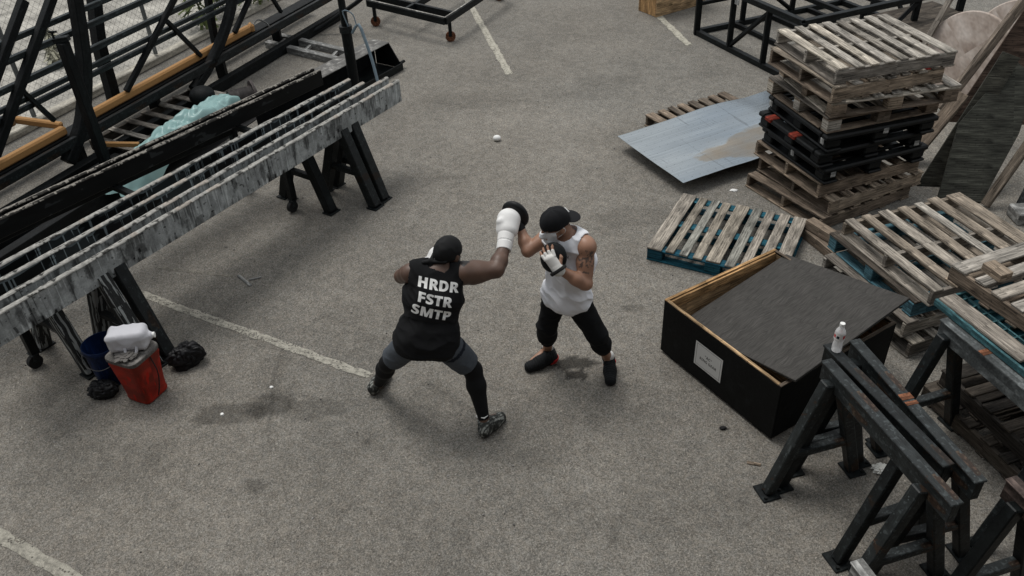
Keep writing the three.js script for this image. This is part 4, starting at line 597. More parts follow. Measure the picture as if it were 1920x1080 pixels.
// ---------------------------------------------------------------- people: smooth distance fields meshed with surface nets
const cap = (a, b, ra, rb = ra, sd = null, ks = 1) => ({ a, b, ra, rb, sd: sd ? v3(sd).normalize().toArray() : null, ks });
const ell = (c, ax, r) => ({ e: 1, c, ax: ax.map(q => v3(q).normalize().toArray()), r });
function dPrim(p, x, y, z) {
  if (p.e) {
    const dx = x - p.c[0], dy = y - p.c[1], dz = z - p.c[2]; let k0 = 0, k1 = 0;
    for (let i = 0; i < 3; i++) { const q = dx * p.ax[i][0] + dy * p.ax[i][1] + dz * p.ax[i][2], a = q / p.r[i], b = a / p.r[i]; k0 += a * a; k1 += b * b; }
    k0 = Math.sqrt(k0); k1 = Math.sqrt(k1); return k1 < 1e-9 ? -Math.min(...p.r) : k0 * (k0 - 1) / k1;
  }
  const { a, b } = p, bx = b[0] - a[0], by = b[1] - a[1], bz = b[2] - a[2], px = x - a[0], py = y - a[1], pz = z - a[2], l = bx * bx + by * by + bz * bz;
  const t = l > 0 ? clamp((px * bx + py * by + pz * bz) / l) : 0; let dx = px - bx * t, dy = py - by * t, dz = pz - bz * t;
  if (p.sd) { const q = (dx * p.sd[0] + dy * p.sd[1] + dz * p.sd[2]) * (1 - 1 / p.ks); dx -= p.sd[0] * q; dy -= p.sd[1] * q; dz -= p.sd[2] * q; }
  return Math.sqrt(dx * dx + dy * dy + dz * dz) - (p.ra + (p.rb - p.ra) * t);
}
function field(prims, k = 0.03) { return (x, y, z) => { let d = 1e9; for (const p of prims) { const e = dPrim(p, x, y, z), m = Math.min(d, e), h = Math.max(k - Math.abs(d - e), 0) / k; d = m - h * h * k * 0.25; } return d; }; }
function bounds(prims, pad) { const lo = [1e9, 1e9, 1e9], hi = [-1e9, -1e9, -1e9]; for (const p of prims) for (const [q, r] of p.e ? [[p.c, Math.max(...p.r)]] : [[p.a, p.ra * p.ks], [p.b, p.rb * p.ks]]) for (let i = 0; i < 3; i++) { lo[i] = Math.min(lo[i], q[i] - r - pad); hi[i] = Math.max(hi[i], q[i] + r + pad); } return [lo, hi]; }
function sdfMesh(f, lo, hi, h) {
  const n = [0, 1, 2].map(i => Math.ceil((hi[i] - lo[i]) / h) + 1), [nx, ny, nz] = n, F = new Float32Array(nx * ny * nz);
  for (let k = 0, o = 0; k < nz; k++) for (let j = 0; j < ny; j++) for (let i = 0; i < nx; i++) F[o++] = f(lo[0] + i * h, lo[1] + j * h, lo[2] + k * h);
  const id = new Int32Array(nx * ny * nz).fill(-1), pos = [], nor = [], idx = [], st = [1, nx, nx * ny];
  for (let k = 0; k < nz - 1; k++) for (let j = 0; j < ny - 1; j++) for (let i = 0; i < nx - 1; i++) {
    const o = i + j * nx + k * nx * ny; let m = 0; const c = [];
    for (let q = 0; q < 8; q++) { c[q] = F[o + (q & 1) + ((q >> 1) & 1) * nx + ((q >> 2) & 1) * nx * ny]; if (c[q] < 0) m++; }
    if (m === 0 || m === 8) continue;
    let sx = 0, sy2 = 0, sz = 0, ct = 0;
    for (let q = 0; q < 8; q++) for (let b = 1; b < 8; b <<= 1) if (!(q & b)) { const r = q | b; if ((c[q] < 0) !== (c[r] < 0)) { const t = c[q] / (c[q] - c[r]); sx += (q & 1) + (b === 1 ? t : 0); sy2 += ((q >> 1) & 1) + (b === 2 ? t : 0); sz += ((q >> 2) & 1) + (b === 4 ? t : 0); ct++; } }
    const x = lo[0] + (i + sx / ct) * h, y = lo[1] + (j + sy2 / ct) * h, z = lo[2] + (k + sz / ct) * h, e = h * 0.6;
    const g = V(f(x + e, y, z) - f(x - e, y, z), f(x, y + e, z) - f(x, y - e, z), f(x, y, z + e) - f(x, y, z - e)).normalize();
    id[o] = pos.length / 3; pos.push(x, y, z); nor.push(g.x, g.y, g.z);
  }
  for (let k = 1; k < nz - 1; k++) for (let j = 1; j < ny - 1; j++) for (let i = 1; i < nx - 1; i++) {
    const o = i + j * nx + k * nx * ny;
    for (let a = 0; a < 3; a++) { const A = F[o] < 0, B = F[o + st[a]] < 0; if (A === B) continue; const u = st[(a + 1) % 3], v = st[(a + 2) % 3], q = [id[o], id[o - u], id[o - u - v], id[o - v]]; if (q.some(w => w < 0)) continue; if (A) idx.push(q[0], q[1], q[2], q[0], q[2], q[3]); else idx.push(q[0], q[2], q[1], q[0], q[3], q[2]); }
  }
  const g = new THREE.BufferGeometry(); g.setAttribute('position', new THREE.Float32BufferAttribute(pos, 3)); g.setAttribute('normal', new THREE.Float32BufferAttribute(nor, 3)); g.setAttribute('uv', new THREE.Float32BufferAttribute(new Float32Array(pos.length / 3 * 2), 2)); g.setIndex(idx); return g;
}
const mesh = (prims, k, h, infl = 0, cut = null) => { const f0 = field(prims, k), [lo, hi] = bounds(prims, infl + 0.03), f = (x, y, z) => { const d = f0(x, y, z) - infl; return cut ? cut(d, x, y, z) : d; }; return sdfMesh(f, lo, hi, h); };
const add = (a, b, t = 1) => a.map((v, i) => v + b[i] * t), mix = (a, b, t) => a.map((v, i) => lerp(v, b[i], t)), dot = (a, b) => a[0] * b[0] + a[1] * b[1] + a[2] * b[2], nrm = a => v3(a).normalize().toArray(), crs = (a, b) => v3(a).cross(v3(b)).toArray(), sub = (a, b) => a.map((v, i) => v - b[i]);
const plane = (p, n) => { n = nrm(n); return (x, y, z) => (x - p[0]) * n[0] + (y - p[1]) * n[1] + (z - p[2]) * n[2]; };
const ball = (c, r) => (x, y, z) => Math.hypot(x - c[0], y - c[1], z - c[2]) - r;
function paint(g, fn) { const p = g.attributes.position, c = new Float32Array(p.count * 3); for (let i = 0; i < p.count; i++) c.set(fn(p.getX(i), p.getY(i), p.getZ(i)), i * 3); g.setAttribute('color', new THREE.BufferAttribute(c, 3)); return g; }
const mergeC = l => mergeGeometries(l.map(g => g.toNonIndexed()));
// part of a cloth mesh that carries a print: faces turned towards dir inside a rectangle
function printPatch(g, c, X, Y, w, h, dir, lift = 0.003) {
  const p = g.attributes.position, n = g.attributes.normal, ix = g.index.array, pos = [], nor = [], uv = [], ok = i => { const q = [p.getX(i) - c[0], p.getY(i) - c[1], p.getZ(i) - c[2]]; return [dot(q, X) / w + 0.5, dot(q, Y) / h + 0.5, n.getX(i) * dir[0] + n.getY(i) * dir[1] + n.getZ(i) * dir[2]]; };
  for (let t = 0; t < ix.length; t += 3) { const tr = [ix[t], ix[t + 1], ix[t + 2]], q = tr.map(ok); if (q.some(e => e[0] < 0 || e[0] > 1 || e[1] < 0 || e[1] > 1 || e[2] < 0.1)) continue; tr.forEach((i, k) => { pos.push(p.getX(i) + n.getX(i) * lift, p.getY(i) + n.getY(i) * lift, p.getZ(i) + n.getZ(i) * lift); nor.push(n.getX(i), n.getY(i), n.getZ(i)); uv.push(q[k][0], q[k][1]); }); }
  const r = new THREE.BufferGeometry(); r.setAttribute('position', new THREE.Float32BufferAttribute(pos, 3)); r.setAttribute('normal', new THREE.Float32BufferAttribute(nor, 3)); r.setAttribute('uv', new THREE.Float32BufferAttribute(uv, 2)); return r;
}
function headPrims(c, f, u) { // face towards f
  f = nrm(f); const s = nrm(crs(f, u)); u = crs(s, f); const at = (a, b, d) => add(add(add(c, s, a), u, b), f, d);
  return { at, f, u, s, skull: [ell(at(0, 0.03, -0.012), [s, u, f], [0.077, 0.092, 0.1])], prims: [ell(at(0, 0.03, -0.012), [s, u, f], [0.076, 0.09, 0.098]), cap(at(0, -0.03, 0.03), at(0, -0.075, 0.06), 0.058, 0.038, s, 1.15), cap(at(-0.05, -0.03, -0.01), at(-0.02, -0.085, 0.06), 0.024, 0.02), cap(at(0.05, -0.03, -0.01), at(0.02, -0.085, 0.06), 0.024, 0.02), cap(at(0, 0.022, 0.088), at(0, -0.022, 0.108), 0.011, 0.015), cap(at(-0.04, 0.032, 0.075), at(0.04, 0.032, 0.075), 0.014), ell(at(0.08, -0.002, -0.012), [s, u, f], [0.012, 0.032, 0.02]), ell(at(-0.08, -0.002, -0.012), [s, u, f], [0.012, 0.032, 0.02]), cap(at(-0.02, -0.052, 0.092), at(0.02, -0.052, 0.092), 0.009)] };
}
function handPrims(w, dir, back, side, curl) { // back: outward normal of the back of the hand, side: towards the thumb
  dir = nrm(dir); back = nrm(sub(back, dir.map(v => v * dot(dir, back)))); const th = side; const at = (a, b, d) => add(add(add(w, dir, a), th, b), back, d);
  const P = [cap(at(0, 0, 0), at(0.085, 0, 0.004), 0.027, 0.026, th, 1.45)], F = [];
  [[0.035, 0.038], [0.012, 0.044], [-0.012, 0.041], [-0.034, 0.033]].forEach(([o, L], i) => { let p = at(0.09, o, 0.004), ang = curl * 0.5; const seg = [L, L * 0.72, L * 0.58]; for (let k = 0; k < 3; k++) { const d = nrm(add(add(dir.map(v => v * Math.cos(ang)), back, -Math.sin(ang)), th, o * 6)), q = add(p, d, seg[k]); F.push({ k, i, c: cap(p, q, 0.0098 - k * 0.0008, 0.0092 - k * 0.0008) }); p = q; ang += curl * 0.7; } });
  const t0 = at(0.022, 0.034, -0.006), t1 = at(0.058, 0.062, -0.018), t2 = at(0.088, 0.066, -0.03); F.push({ k: 0, i: 4, c: cap(t0, t1, 0.014, 0.011) }, { k: 1, i: 4, c: cap(t1, t2, 0.011, 0.009) });
  return { palm: P, fingers: F, all: P.concat(F.map(q => q.c)), at };
}
function shoe(grp, base, heel, toe, ankle, uppM, soleM, name = 'shoe', heelM = null) {
  const d = nrm([toe[0] - heel[0], 0, toe[1] - heel[1]]), H = [heel[0] + d[0] * 0.035, 0.05, heel[1] + d[2] * 0.035], E = [toe[0] - d[0] * 0.045, 0.04, toe[1] - d[2] * 0.045], side = [-d[2], 0, d[0]], mid = mix(H, E, 0.55);
  const P = [cap(H, add(mid, [0, 0.012, 0]), 0.041, 0.043), cap(add(mid, [0, 0.006, 0]), E, 0.046, 0.04, side, 1.12), cap(add(H, [0, 0.02, 0]), add(ankle, [0, 0.02, 0]), 0.042, 0.05), cap(add(H, d, 0.05).map((v, i) => i === 1 ? 0.085 : v), add(mid, [0, 0.02, 0]), 0.04, 0.03)];
  const top = plane(add(ankle, [0, 0.022, 0]), [-0.12 * d[0], 1, -0.12 * d[2]]), lace = (x, y, z) => 0.0018 * Math.sin((x * d[0] + z * d[2]) * 330) * (y > 0.06 ? 1 : 0);
  const up = part(grp, name, mesh(P, 0.03, 0.006, 0, (q, x, y, z) => Math.max(q + lace(x, y, z), 0.02 - y, top(x, y, z))).translate(-base[0], -base[1], -base[2]), uppM);
  part(up, 'sole', mesh(P, 0.03, 0.006, 0.005, (q, x, y, z) => Math.max(q, 0.004 - y, y - 0.026)).translate(-base[0], -base[1], -base[2]), soleM);
  if (heelM) part(up, 'heel_patch', mesh(P, 0.03, 0.006, 0.0055, (q, x, y, z) => Math.max(q, 0.006 - y, y - 0.07, (x - H[0]) * d[0] + (z - H[2]) * d[2] - 0.035 + (y - 0.02) * 0.7)).translate(-base[0], -base[1], -base[2]), heelM);
}
const cloth = (c, r = 0.9) => mat(c, r);
const wrinkle = (x, y, z, a, sd, fx = 14, fy = 22) => a * (Math.abs(noise3(x * fx + y * 6, y * fy, z * fx, sd) - 0.5) * 2 - 0.5);

for (const [j, jm] of jugParts) { // dented plastic jug: rounded box with a neck and a looped handle
  const f = (x, y, z) => { const q = [Math.abs(x + 0.012) - 0.105, Math.abs(y - 0.086) - 0.045, Math.abs(z) - 0.045], d = Math.hypot(...q.map(v => Math.max(v, 0))) + Math.min(Math.max(...q), 0) - 0.038, n = dPrim(cap([0.10, 0.086, 0], [0.15, 0.086, 0], 0.06, 0.026), x, y, z), h = Math.max(0.04 - Math.abs(d - n), 0) / 0.04; return Math.min(d, n) - h * h * 0.01 + 0.016 * (Math.abs(noise3(x * 13, y * 13, z * 13, 545) - 0.5) * 2 - 0.4); };
  part(j, 'body', sdfMesh(f, [-0.2, -0.02, -0.13], [0.2, 0.2, 0.13], 0.006), jm); part(j, 'cap', rod([0.168, 0.086, 0], [0.186, 0.086, 0], 0.022, 16), M.white);
  part(j, 'handle', tube([[-0.03, 0.06, 0.08], [-0.02, 0.012, 0.108], [0.04, 0.01, 0.108], [0.06, 0.06, 0.08]], 0.011, 8, 14), jm);
}
{ // ---------------- man in black, seen from behind
  const base = [-0.66, 0, -4.6], g = thing('person', 'man in black lettered tank top and grey shorts punching with white gloves, seen from behind', 'person', base);
  const put = (n, geo, m, p = g) => part(p, n, geo.translate(-base[0], -base[1], -base[2]), m);
  const pel = [-0.60, 0.83, -4.50], chest = [-0.535, 1.10, -4.60], nb = [-0.492, 1.25, -4.665], ls = [-0.675, 1.255, -4.655], rs = [-0.345, 1.215, -4.675], X = nrm(sub(rs, ls)), Y = nrm(sub(nb, pel)), B = nrm(crs(X, Y));
  const hl = [-0.70, 0.80, -4.50], hr = [-0.50, 0.79, -4.49], kl = [-0.93, 0.46, -4.66], kr = [-0.31, 0.46, -4.54], al = [-1.065, 0.095, -4.84], ar = [-0.25, 0.095, -4.385];
  const re = [-0.105, 1.205, -4.71], rw = [-0.042, 1.262, -4.88], le = [-0.765, 1.13, -4.80], lw = [-0.585, 1.12, -4.94];
  const torso = [cap(add(pel, X, -0.06), add(pel, X, 0.06), 0.13, 0.13), cap(pel, chest, 0.122, 0.13, X, 1.28), cap(chest, add(nb, Y, -0.06), 0.126, 0.10, X, 1.42), cap(add(ls, X, 0.05), add(rs, X, -0.05), 0.082)];
  const legs = [cap(hl, kl, 0.09, 0.056), cap(kl, mix(kl, al, 0.3), 0.052, 0.06), cap(mix(kl, al, 0.3), al, 0.059, 0.032), cap(hr, kr, 0.094, 0.06), cap(kr, mix(kr, ar, 0.3), 0.054, 0.062), cap(mix(kr, ar, 0.3), ar, 0.06, 0.032)];
  const arms = [cap(rs, mix(rs, re, 0.5), 0.082, 0.074), cap(mix(rs, re, 0.35), re, 0.075, 0.053), cap(re, mix(re, rw, 0.4), 0.053, 0.058), cap(mix(re, rw, 0.4), rw, 0.056, 0.042), cap(ls, mix(ls, le, 0.5), 0.07, 0.058), cap(mix(ls, le, 0.4), le, 0.06, 0.046), cap(le, lw, 0.05, 0.034), ell(add(mix(rs, re, 0.1), [0, 0.018, 0.012]), [[1, 0, 0], [0, 1, 0], [0, 0, 1]], [0.082, 0.076, 0.08]), cap(add(mix(rs, re, 0.42), [0, 0.03, -0.02]), add(mix(rs, re, 0.78), [0, 0.022, -0.02]), 0.048, 0.036), cap(add(mix(rs, re, 0.36), [0, -0.03, 0.02]), add(mix(rs, re, 0.72), [0, -0.02, 0.018]), 0.046, 0.034), cap(add(mix(re, rw, 0.12), [0.012, 0, 0.01]), add(mix(re, rw, 0.45), [0.012, 0.004, 0.006]), 0.042, 0.04)];
  const hd = headPrims([-0.415, 1.345, -4.735], [0.62, -0.12, -0.78], [0.1, 1, -0.08]), neck = [cap(add(nb, Y, -0.03), hd.at(0, -0.03, -0.03), 0.064, 0.058), cap(add(ls, X, 0.1), hd.at(0, -0.06, -0.04), 0.04, 0.05), cap(add(rs, X, -0.1), hd.at(0, -0.06, -0.04), 0.04, 0.05)];
  const skin = (x, y, z) => { const k = 0.9 + 0.3 * (noise3(x * 18, y * 18, z * 18, 7) - 0.5); const q = sub([x, y, z], hd.at(0, 0, 0)); const beard = dot(q, hd.f) > -0.01 && dot(q, hd.u) < -0.02 && dot(q, hd.u) > -0.13 && Math.hypot(...q) < 0.15; return beard ? [0.012, 0.009, 0.008] : [0.115 * k, 0.066 * k, 0.046 * k]; };
  const feet = [[al, [-1.04, 0.05, -4.98]], [ar, [-0.16, 0.05, -4.46]]].map(q => cap(q[0], q[1], 0.035, 0.03));
  put('body', mergeC([paint(mesh(torso.concat(legs, neck, feet), 0.035, 0.0105), skin), paint(mesh(arms.concat([torso[3]]), 0.02, 0.007), skin), paint(mesh(hd.prims.concat(neck[0]), 0.016, 0.005), skin)]), mat([1, 1, 1], 0.46, { vertexColors: true, specularIntensity: 0.9 }));
  // tank top
  const blackCloth = cloth([0.0085, 0.0088, 0.0095], 0.92), hip = add(pel, Y, -0.045);
  const tk = torso.concat([cap(add(pel, X, -0.06), add(pel, X, 0.055), 0.136, 0.136), cap(add(add(hip, X, -0.065), B, 0.012), add(add(hip, X, 0.06), B, 0.012), 0.131, 0.132)]), hem = plane(add(pel, Y, -0.125), add(Y, B, 0.12));
  const hr1 = ball(add(add(rs, X, 0.055), Y, 0.0), 0.088), hl1 = ball(add(add(ls, X, -0.055), Y, 0.0), 0.086), nk = ball(add(nb, Y, 0.035), 0.092);
  const tgeo = mesh(tk, 0.05, 0.009, 0.014, (d, x, y, z) => Math.max(d + wrinkle(x, y, z, 0.017, 31, 9, 11) + 0.010 * (Math.abs(noise3((x + y) * 17, (y - x) * 7, z * 12, 35) - 0.5) * 2 - 0.4), -hem(x, y, z), -hr1(x, y, z), -hl1(x, y, z), -nk(x, y, z)));
  const cv = document.createElement('canvas'); cv.width = 1024; cv.height = 1024; const c = cv.getContext('2d'); c.fillStyle = '#151516'; c.fillRect(0, 0, 1024, 1024); c.fillStyle = '#ecece9'; c.textAlign = 'center'; c.font = 'bold 268px sans-serif';
  c.strokeStyle = '#ecece9'; c.lineWidth = 12; c.lineJoin = 'round'; [['HRDR', 300, 60, 0.03], ['FSTR', 602, -2, 0.06], ['SMTP', 896, -62, 0.09]].forEach(([w, y, x, a]) => { c.save(); c.translate(512 + x, y); c.rotate(a); c.transform(1, 0, -0.06, 1, 0, 0); c.scale(1.08, 1.06); c.fillText(w, 0, 0); c.strokeText(w, 0, 0); c.restore(); });
  const tt = new THREE.CanvasTexture(cv); tt.colorSpace = THREE.SRGBColorSpace; tt.anisotropy = 8;
  const back = add(mix(pel, nb, 0.66), B, 0.12), Bc = add(back, [-0.005, 0, 0]);
  const pg = printPatch(tgeo, Bc, X, Y, 0.36, 0.325, B, 0.0025);
  const tm = put('tank_top', tgeo, blackCloth); const ptm = mat([1, 1, 1], 0.85, { map: tt }); const pm = put('back_print', pg, ptm, tm); pm.userData.label = 'white block lettering in three rows on the back';
  { const c2 = [-0.425, 0.985, -4.535]; put('side_print', mesh([cap(add(c2, [0, -0.012, 0]), add(c2, [0.004, 0.018, 0.0]), 0.009, 0.006)], 0.01, 0.004), M.white, tm); }
  // shorts and leggings
  const cutL = plane(mix(hl, kl, 0.78), sub(kl, hl)), cutR = plane(mix(hr, kr, 0.80), sub(kr, hr)), top = plane(add(pel, Y, 0.05), Y);
  const shorts = [cap(add(pel, X, -0.06), add(pel, X, 0.06), 0.135, 0.135), cap(hl, kl, 0.1, 0.078), cap(hr, kr, 0.106, 0.084)], sideOf = (x, z) => x - (-0.6);
  const sg = mesh(shorts, 0.05, 0.009, 0.006, (d, x, y, z) => Math.max(d + wrinkle(x, y, z, 0.008, 41, 12, 14), sideOf(x, z) < 0 ? cutL(x, y, z) : cutR(x, y, z), top(x, y, z)));
  put('shorts', paint(sg, (x, y, z) => { const r = sub([x, y, z], hr), ax = nrm(sub(kr, hr)), t = dot(r, ax); const band = x > -0.52 && t > 0.10 && t < 0.13 && y > 0.66; const k = 0.9 + 0.25 * noise3(x * 60, y * 60, z * 60, 43); return band ? [0.012, 0.015, 0.022] : [0.072 * k, 0.082 * k, 0.095 * k]; }), mat([1, 1, 1], 0.9, { vertexColors: true }));
  const lgeo = mesh(legs, 0.03, 0.008, 0.007, (d, x, y, z) => Math.max(d, 0.085 - y, y - 0.66)); const lm = put('leggings', lgeo, cloth([0.0075, 0.0078, 0.0085], 0.75));
  { const a0 = mix(kr, ar, 0.84), o = nrm([0.25, 0.1, 1]); const P0 = add(a0, o, 0.052); put('logo', mesh([cap(add(P0, [-0.022, -0.004, 0]), add(P0, [0.0, -0.006, 0.003]), 0.003, 0.0055), cap(add(P0, [0.0, -0.006, 0.003]), add(P0, [0.03, 0.012, -0.004]), 0.0055, 0.002)], 0.004, 0.0025), M.white, lm); }
  const camo = mat([1, 1, 1], 0.85, { vertexColors: true });
  const before = g.children.length; shoe(g, base, [-1.125, -4.80], [-1.015, -5.045], al, camo, mat([0.045, 0.045, 0.045], 0.8)); shoe(g, base, [-0.275, -4.295], [-0.105, -4.505], ar, camo, mat([0.045, 0.045, 0.045], 0.8));
  for (const m of g.children.slice(before)) paint(m.geometry, (x, y, z) => { const n = noise3(x * 46, y * 46, z * 46, 47), st = Math.sin((x + z) * 210) > 0.55 && y > 0.05; const k = n > 0.6 ? 0.24 : n > 0.42 ? 0.10 : 0.035; return st ? [0.03, 0.032, 0.03] : [k, k * 1.03, k * 0.95]; });
  // durag
  const brim = plane(hd.at(0, 0.0, 0), add(hd.u, hd.f, -0.22)), capM = cloth([0.010, 0.0105, 0.011], 0.7);
  const dg = put('head_wrap', mesh([ell(hd.at(0, 0.03, -0.012), [hd.s, hd.u, hd.f], [0.087, 0.103, 0.11])], 0.01, 0.006, 0, (d, x, y, z) => Math.max(d + wrinkle(x, y, z, 0.004, 51, 24, 24), -brim(x, y, z))), capM);
  const kn = [-0.535, 1.335, -4.665]; put('tie', mesh([cap(kn, add(kn, [-0.012, 0.008, 0.01]), 0.022, 0.018), cap(kn, add(kn, [-0.035, -0.07, 0.055]), 0.014, 0.02), cap(kn, add(kn, [0.005, -0.085, 0.06]), 0.013, 0.018), cap(kn, add(kn, [-0.045, 0.01, 0.02]), 0.012, 0.015), cap(hd.at(-0.08, 0.005, -0.05), kn, 0.012, 0.015), cap(hd.at(0.05, -0.005, -0.095), kn, 0.012, 0.015)], 0.014, 0.005), capM, dg);
  // gloves
  const gm = mat([0.74, 0.735, 0.72], 0.5), fist = [-0.004, 1.362, -5.06], gd = nrm(sub(fist, rw));
  const gl = put('boxing_glove', mesh([cap(add(fist, gd, -0.055), add(fist, gd, 0.03), 0.072, 0.076, [0.9, 0.1, 0.3], 1.1), cap(add(fist, [-0.03, -0.05, 0.05]), add(fist, [-0.055, 0.035, 0.035]), 0.03, 0.028), cap(add(fist, gd, 0.02), add(add(fist, gd, 0.04), [0.0, -0.035, -0.02]), 0.07, 0.06)], 0.022, 0.006), gm);
  put('cuff', mesh([cap(add(rw, gd, -0.012), add(rw, gd, 0.105), 0.053, 0.06)], 0.01, 0.006, 0, (d, x, y, z) => { const t = dot(sub([x, y, z], rw), gd); return Math.max(d + 0.003 * (Math.abs(t - 0.052) < 0.005 ? 1 : 0), -0.012 - t); }), gm, gl);
  const f2 = [-0.535, 1.135, -4.97], g2 = put('boxing_glove', mesh([cap(add(f2, [-0.02, -0.04, 0.01]), add(f2, [0.02, 0.03, -0.01]), 0.068, 0.07), cap(add(f2, [-0.05, 0.0, 0.045]), add(f2, [0.0, 0.05, 0.05]), 0.028, 0.026)], 0.02, 0.007), gm);
  put('cuff', mesh([cap(mix(le, lw, 0.72), lw, 0.052, 0.058)], 0.01, 0.007), gm, g2);
}
{ // ---------------- man in white holding the pads
  const base = [0.47, 0, -5.02], g = thing('person', 'man in white tank top, black cap and face mask holding up boxing pads', 'person', base);
  const put = (n, geo, m, p = g) => part(p, n, geo.translate(-base[0], -base[1], -base[2]), m);
  const pel = [0.395, 0.79, -4.95], chest = [0.425, 1.12, -4.935], nb = [0.405, 1.325, -4.925], ls = [0.512, 1.295, -4.845], rs = [0.285, 1.26, -5.03], X = nrm(sub(rs, ls)), Y = nrm(sub(nb, pel)), Fd = nrm(crs(Y, X));
  const hr = [0.325, 0.76, -4.99], hl = [0.465, 0.76, -4.91], kr = [0.25, 0.455, -5.0], kl = [0.62, 0.445, -4.885], ar = [0.262, 0.10, -5.135], al = [0.728, 0.10, -4.985];
  const le = [0.515, 1.055, -4.705], lw = [0.315, 1.218, -4.675], re = [0.125, 1.185, -4.955], rw = [0.083, 1.285, -5.095];
  const torso = [cap(add(pel, X, -0.05), add(pel, X, 0.05), 0.115, 0.115), cap(pel, chest, 0.098, 0.108, X, 1.25), cap(chest, add(nb, Y, -0.08), 0.11, 0.092, X, 1.4), cap(add(ls, X, 0.05), add(rs, X, -0.05), 0.075)];
  const legs = [cap(hr, kr, 0.09, 0.06), cap(kr, mix(kr, ar, 0.35), 0.055, 0.056), cap(mix(kr, ar, 0.35), ar, 0.054, 0.034), cap(hl, kl, 0.092, 0.06), cap(kl, mix(kl, al, 0.35), 0.055, 0.056), cap(mix(kl, al, 0.35), al, 0.054, 0.034)];
  const arms = [cap(ls, mix(ls, le, 0.5), 0.066, 0.054), cap(mix(ls, le, 0.4), le, 0.055, 0.042), cap(le, mix(le, lw, 0.35), 0.042, 0.045), cap(mix(le, lw, 0.35), lw, 0.045, 0.028), cap(rs, re, 0.064, 0.044), cap(re, mix(re, rw, 0.4), 0.043, 0.047), cap(mix(re, rw, 0.4), rw, 0.046, 0.029), ell(add(mix(ls, le, 0.1), [0.012, 0.014, 0.012]), [[1, 0, 0], [0, 1, 0], [0, 0, 1]], [0.072, 0.074, 0.072]), cap(add(mix(ls, le, 0.45), [-0.022, 0, 0.012]), add(mix(ls, le, 0.78), [-0.02, 0, 0.01]), 0.042, 0.034), cap(add(mix(ls, le, 0.4), [0.02, 0, -0.012]), add(mix(ls, le, 0.75), [0.016, 0, -0.01]), 0.042, 0.034), cap(add(mix(le, lw, 0.1), [0, -0.008, 0.01]), add(mix(le, lw, 0.42), [0, -0.006, 0.01]), 0.04, 0.038)];
  const hd = headPrims([0.312, 1.425, -4.895], [-0.84, -0.26, 0.46], [-0.12, 1, 0.1]), neck = [cap(add(nb, Y, -0.03), hd.at(0, -0.03, -0.035), 0.058, 0.054), cap(add(ls, X, 0.09), hd.at(0, -0.05, -0.05), 0.035, 0.045), cap(add(rs, X, -0.09), hd.at(0, -0.05, -0.05), 0.035, 0.045)];
  const up1 = mix(ls, le, 0.42);
  const skin = (x, y, z) => { const k = 0.92 + 0.25 * (noise3(x * 16, y * 16, z * 16, 9) - 0.5); const q = sub([x, y, z], hd.at(0, 0, 0)), a = dot(q, hd.s), b = dot(q, hd.u), f = dot(q, hd.f);
    if (f > 0.05 && Math.abs(Math.abs(a) - 0.033) < 0.02 && Math.abs(b - 0.04) < 0.007) return [0.03, 0.02, 0.015]; if (f > 0.05 && Math.abs(Math.abs(a) - 0.033) < 0.014 && Math.abs(b - 0.012) < 0.006) return [0.02, 0.016, 0.014];
    const tq = sub([x, y, z], up1), tr = Math.hypot(tq[0], tq[1] * 0.8, tq[2]); if (tr < 0.095 && x > up1[0] - 0.06 && noise3(x * 70, y * 70, z * 70, 61) + 0.35 * noise3(x * 160, y * 160, z * 160, 63) > 0.72 + tr * 1.2) return [0.11 * k, 0.075 * k, 0.06 * k];
    return [0.34 * k, 0.185 * k, 0.12 * k]; };
  const hL = handPrims(lw, [-0.5, 0.68, -0.42], [-0.35, 0.35, 0.85], nrm([0.72, 0.42, 0.1]), 0.55), hR = handPrims(rw, [-0.22, 0.8, -0.5], [0.65, 0.2, -0.6], nrm([-0.2, 0.4, 0.7]), 0.5);
  const feet = [[ar, [0.14, 0.05, -5.06]], [al, [0.725, 0.05, -4.86]]].map(q => cap(q[0], q[1], 0.034, 0.03));
  put('body', mergeC([paint(mesh(torso.concat(legs, neck, feet), 0.032, 0.0105), skin), paint(mesh(arms.concat([torso[3]]), 0.02, 0.006), skin), paint(mesh(hd.prims.concat(neck[0]), 0.015, 0.0045), skin), paint(mesh(hL.all, 0.008, 0.0036), skin), paint(mesh(hR.all, 0.008, 0.004), skin)]), mat([1, 1, 1], 0.46, { vertexColors: true, specularIntensity: 0.9 }));
  // tank
  const wt = cloth([0.80, 0.81, 0.845], 0.9), hip = add(pel, Y, -0.02);
  const tk = torso.concat([cap(add(hip, X, -0.055), add(hip, X, 0.045), 0.105, 0.105), cap(pel, chest, 0.106, 0.108, X, 1.2)]), hem = plane(add(pel, Y, -0.085), sub(Y, X.map(v => v * 0.3)));
  const hr1 = ball(add(rs, X, 0.05), 0.082), hl1 = ball(add(ls, X, -0.05), 0.084), nk = ball(add(add(nb, Y, 0.03), Fd, 0.02), 0.08);
  const tgeo = mesh(tk, 0.05, 0.008, 0.014, (d, x, y, z) => Math.max(d + wrinkle(x, y, z, 0.026, 71, 8, 10) + 0.013 * (Math.abs(noise3((x + y) * 17, (y - x) * 7, z * 12, 75) - 0.5) * 2 - 0.4), -hem(x, y, z), -hr1(x, y, z), -hl1(x, y, z), -nk(x, y, z)));
  const cv = document.createElement('canvas'); cv.width = 512; cv.height = 160; const c = cv.getContext('2d'); c.fillStyle = '#e9eaee'; c.fillRect(0, 0, 512, 160); c.fillStyle = '#43454c'; c.textAlign = 'center'; c.font = 'bold 120px sans-serif'; c.fillText('#BOY', 256, 122);
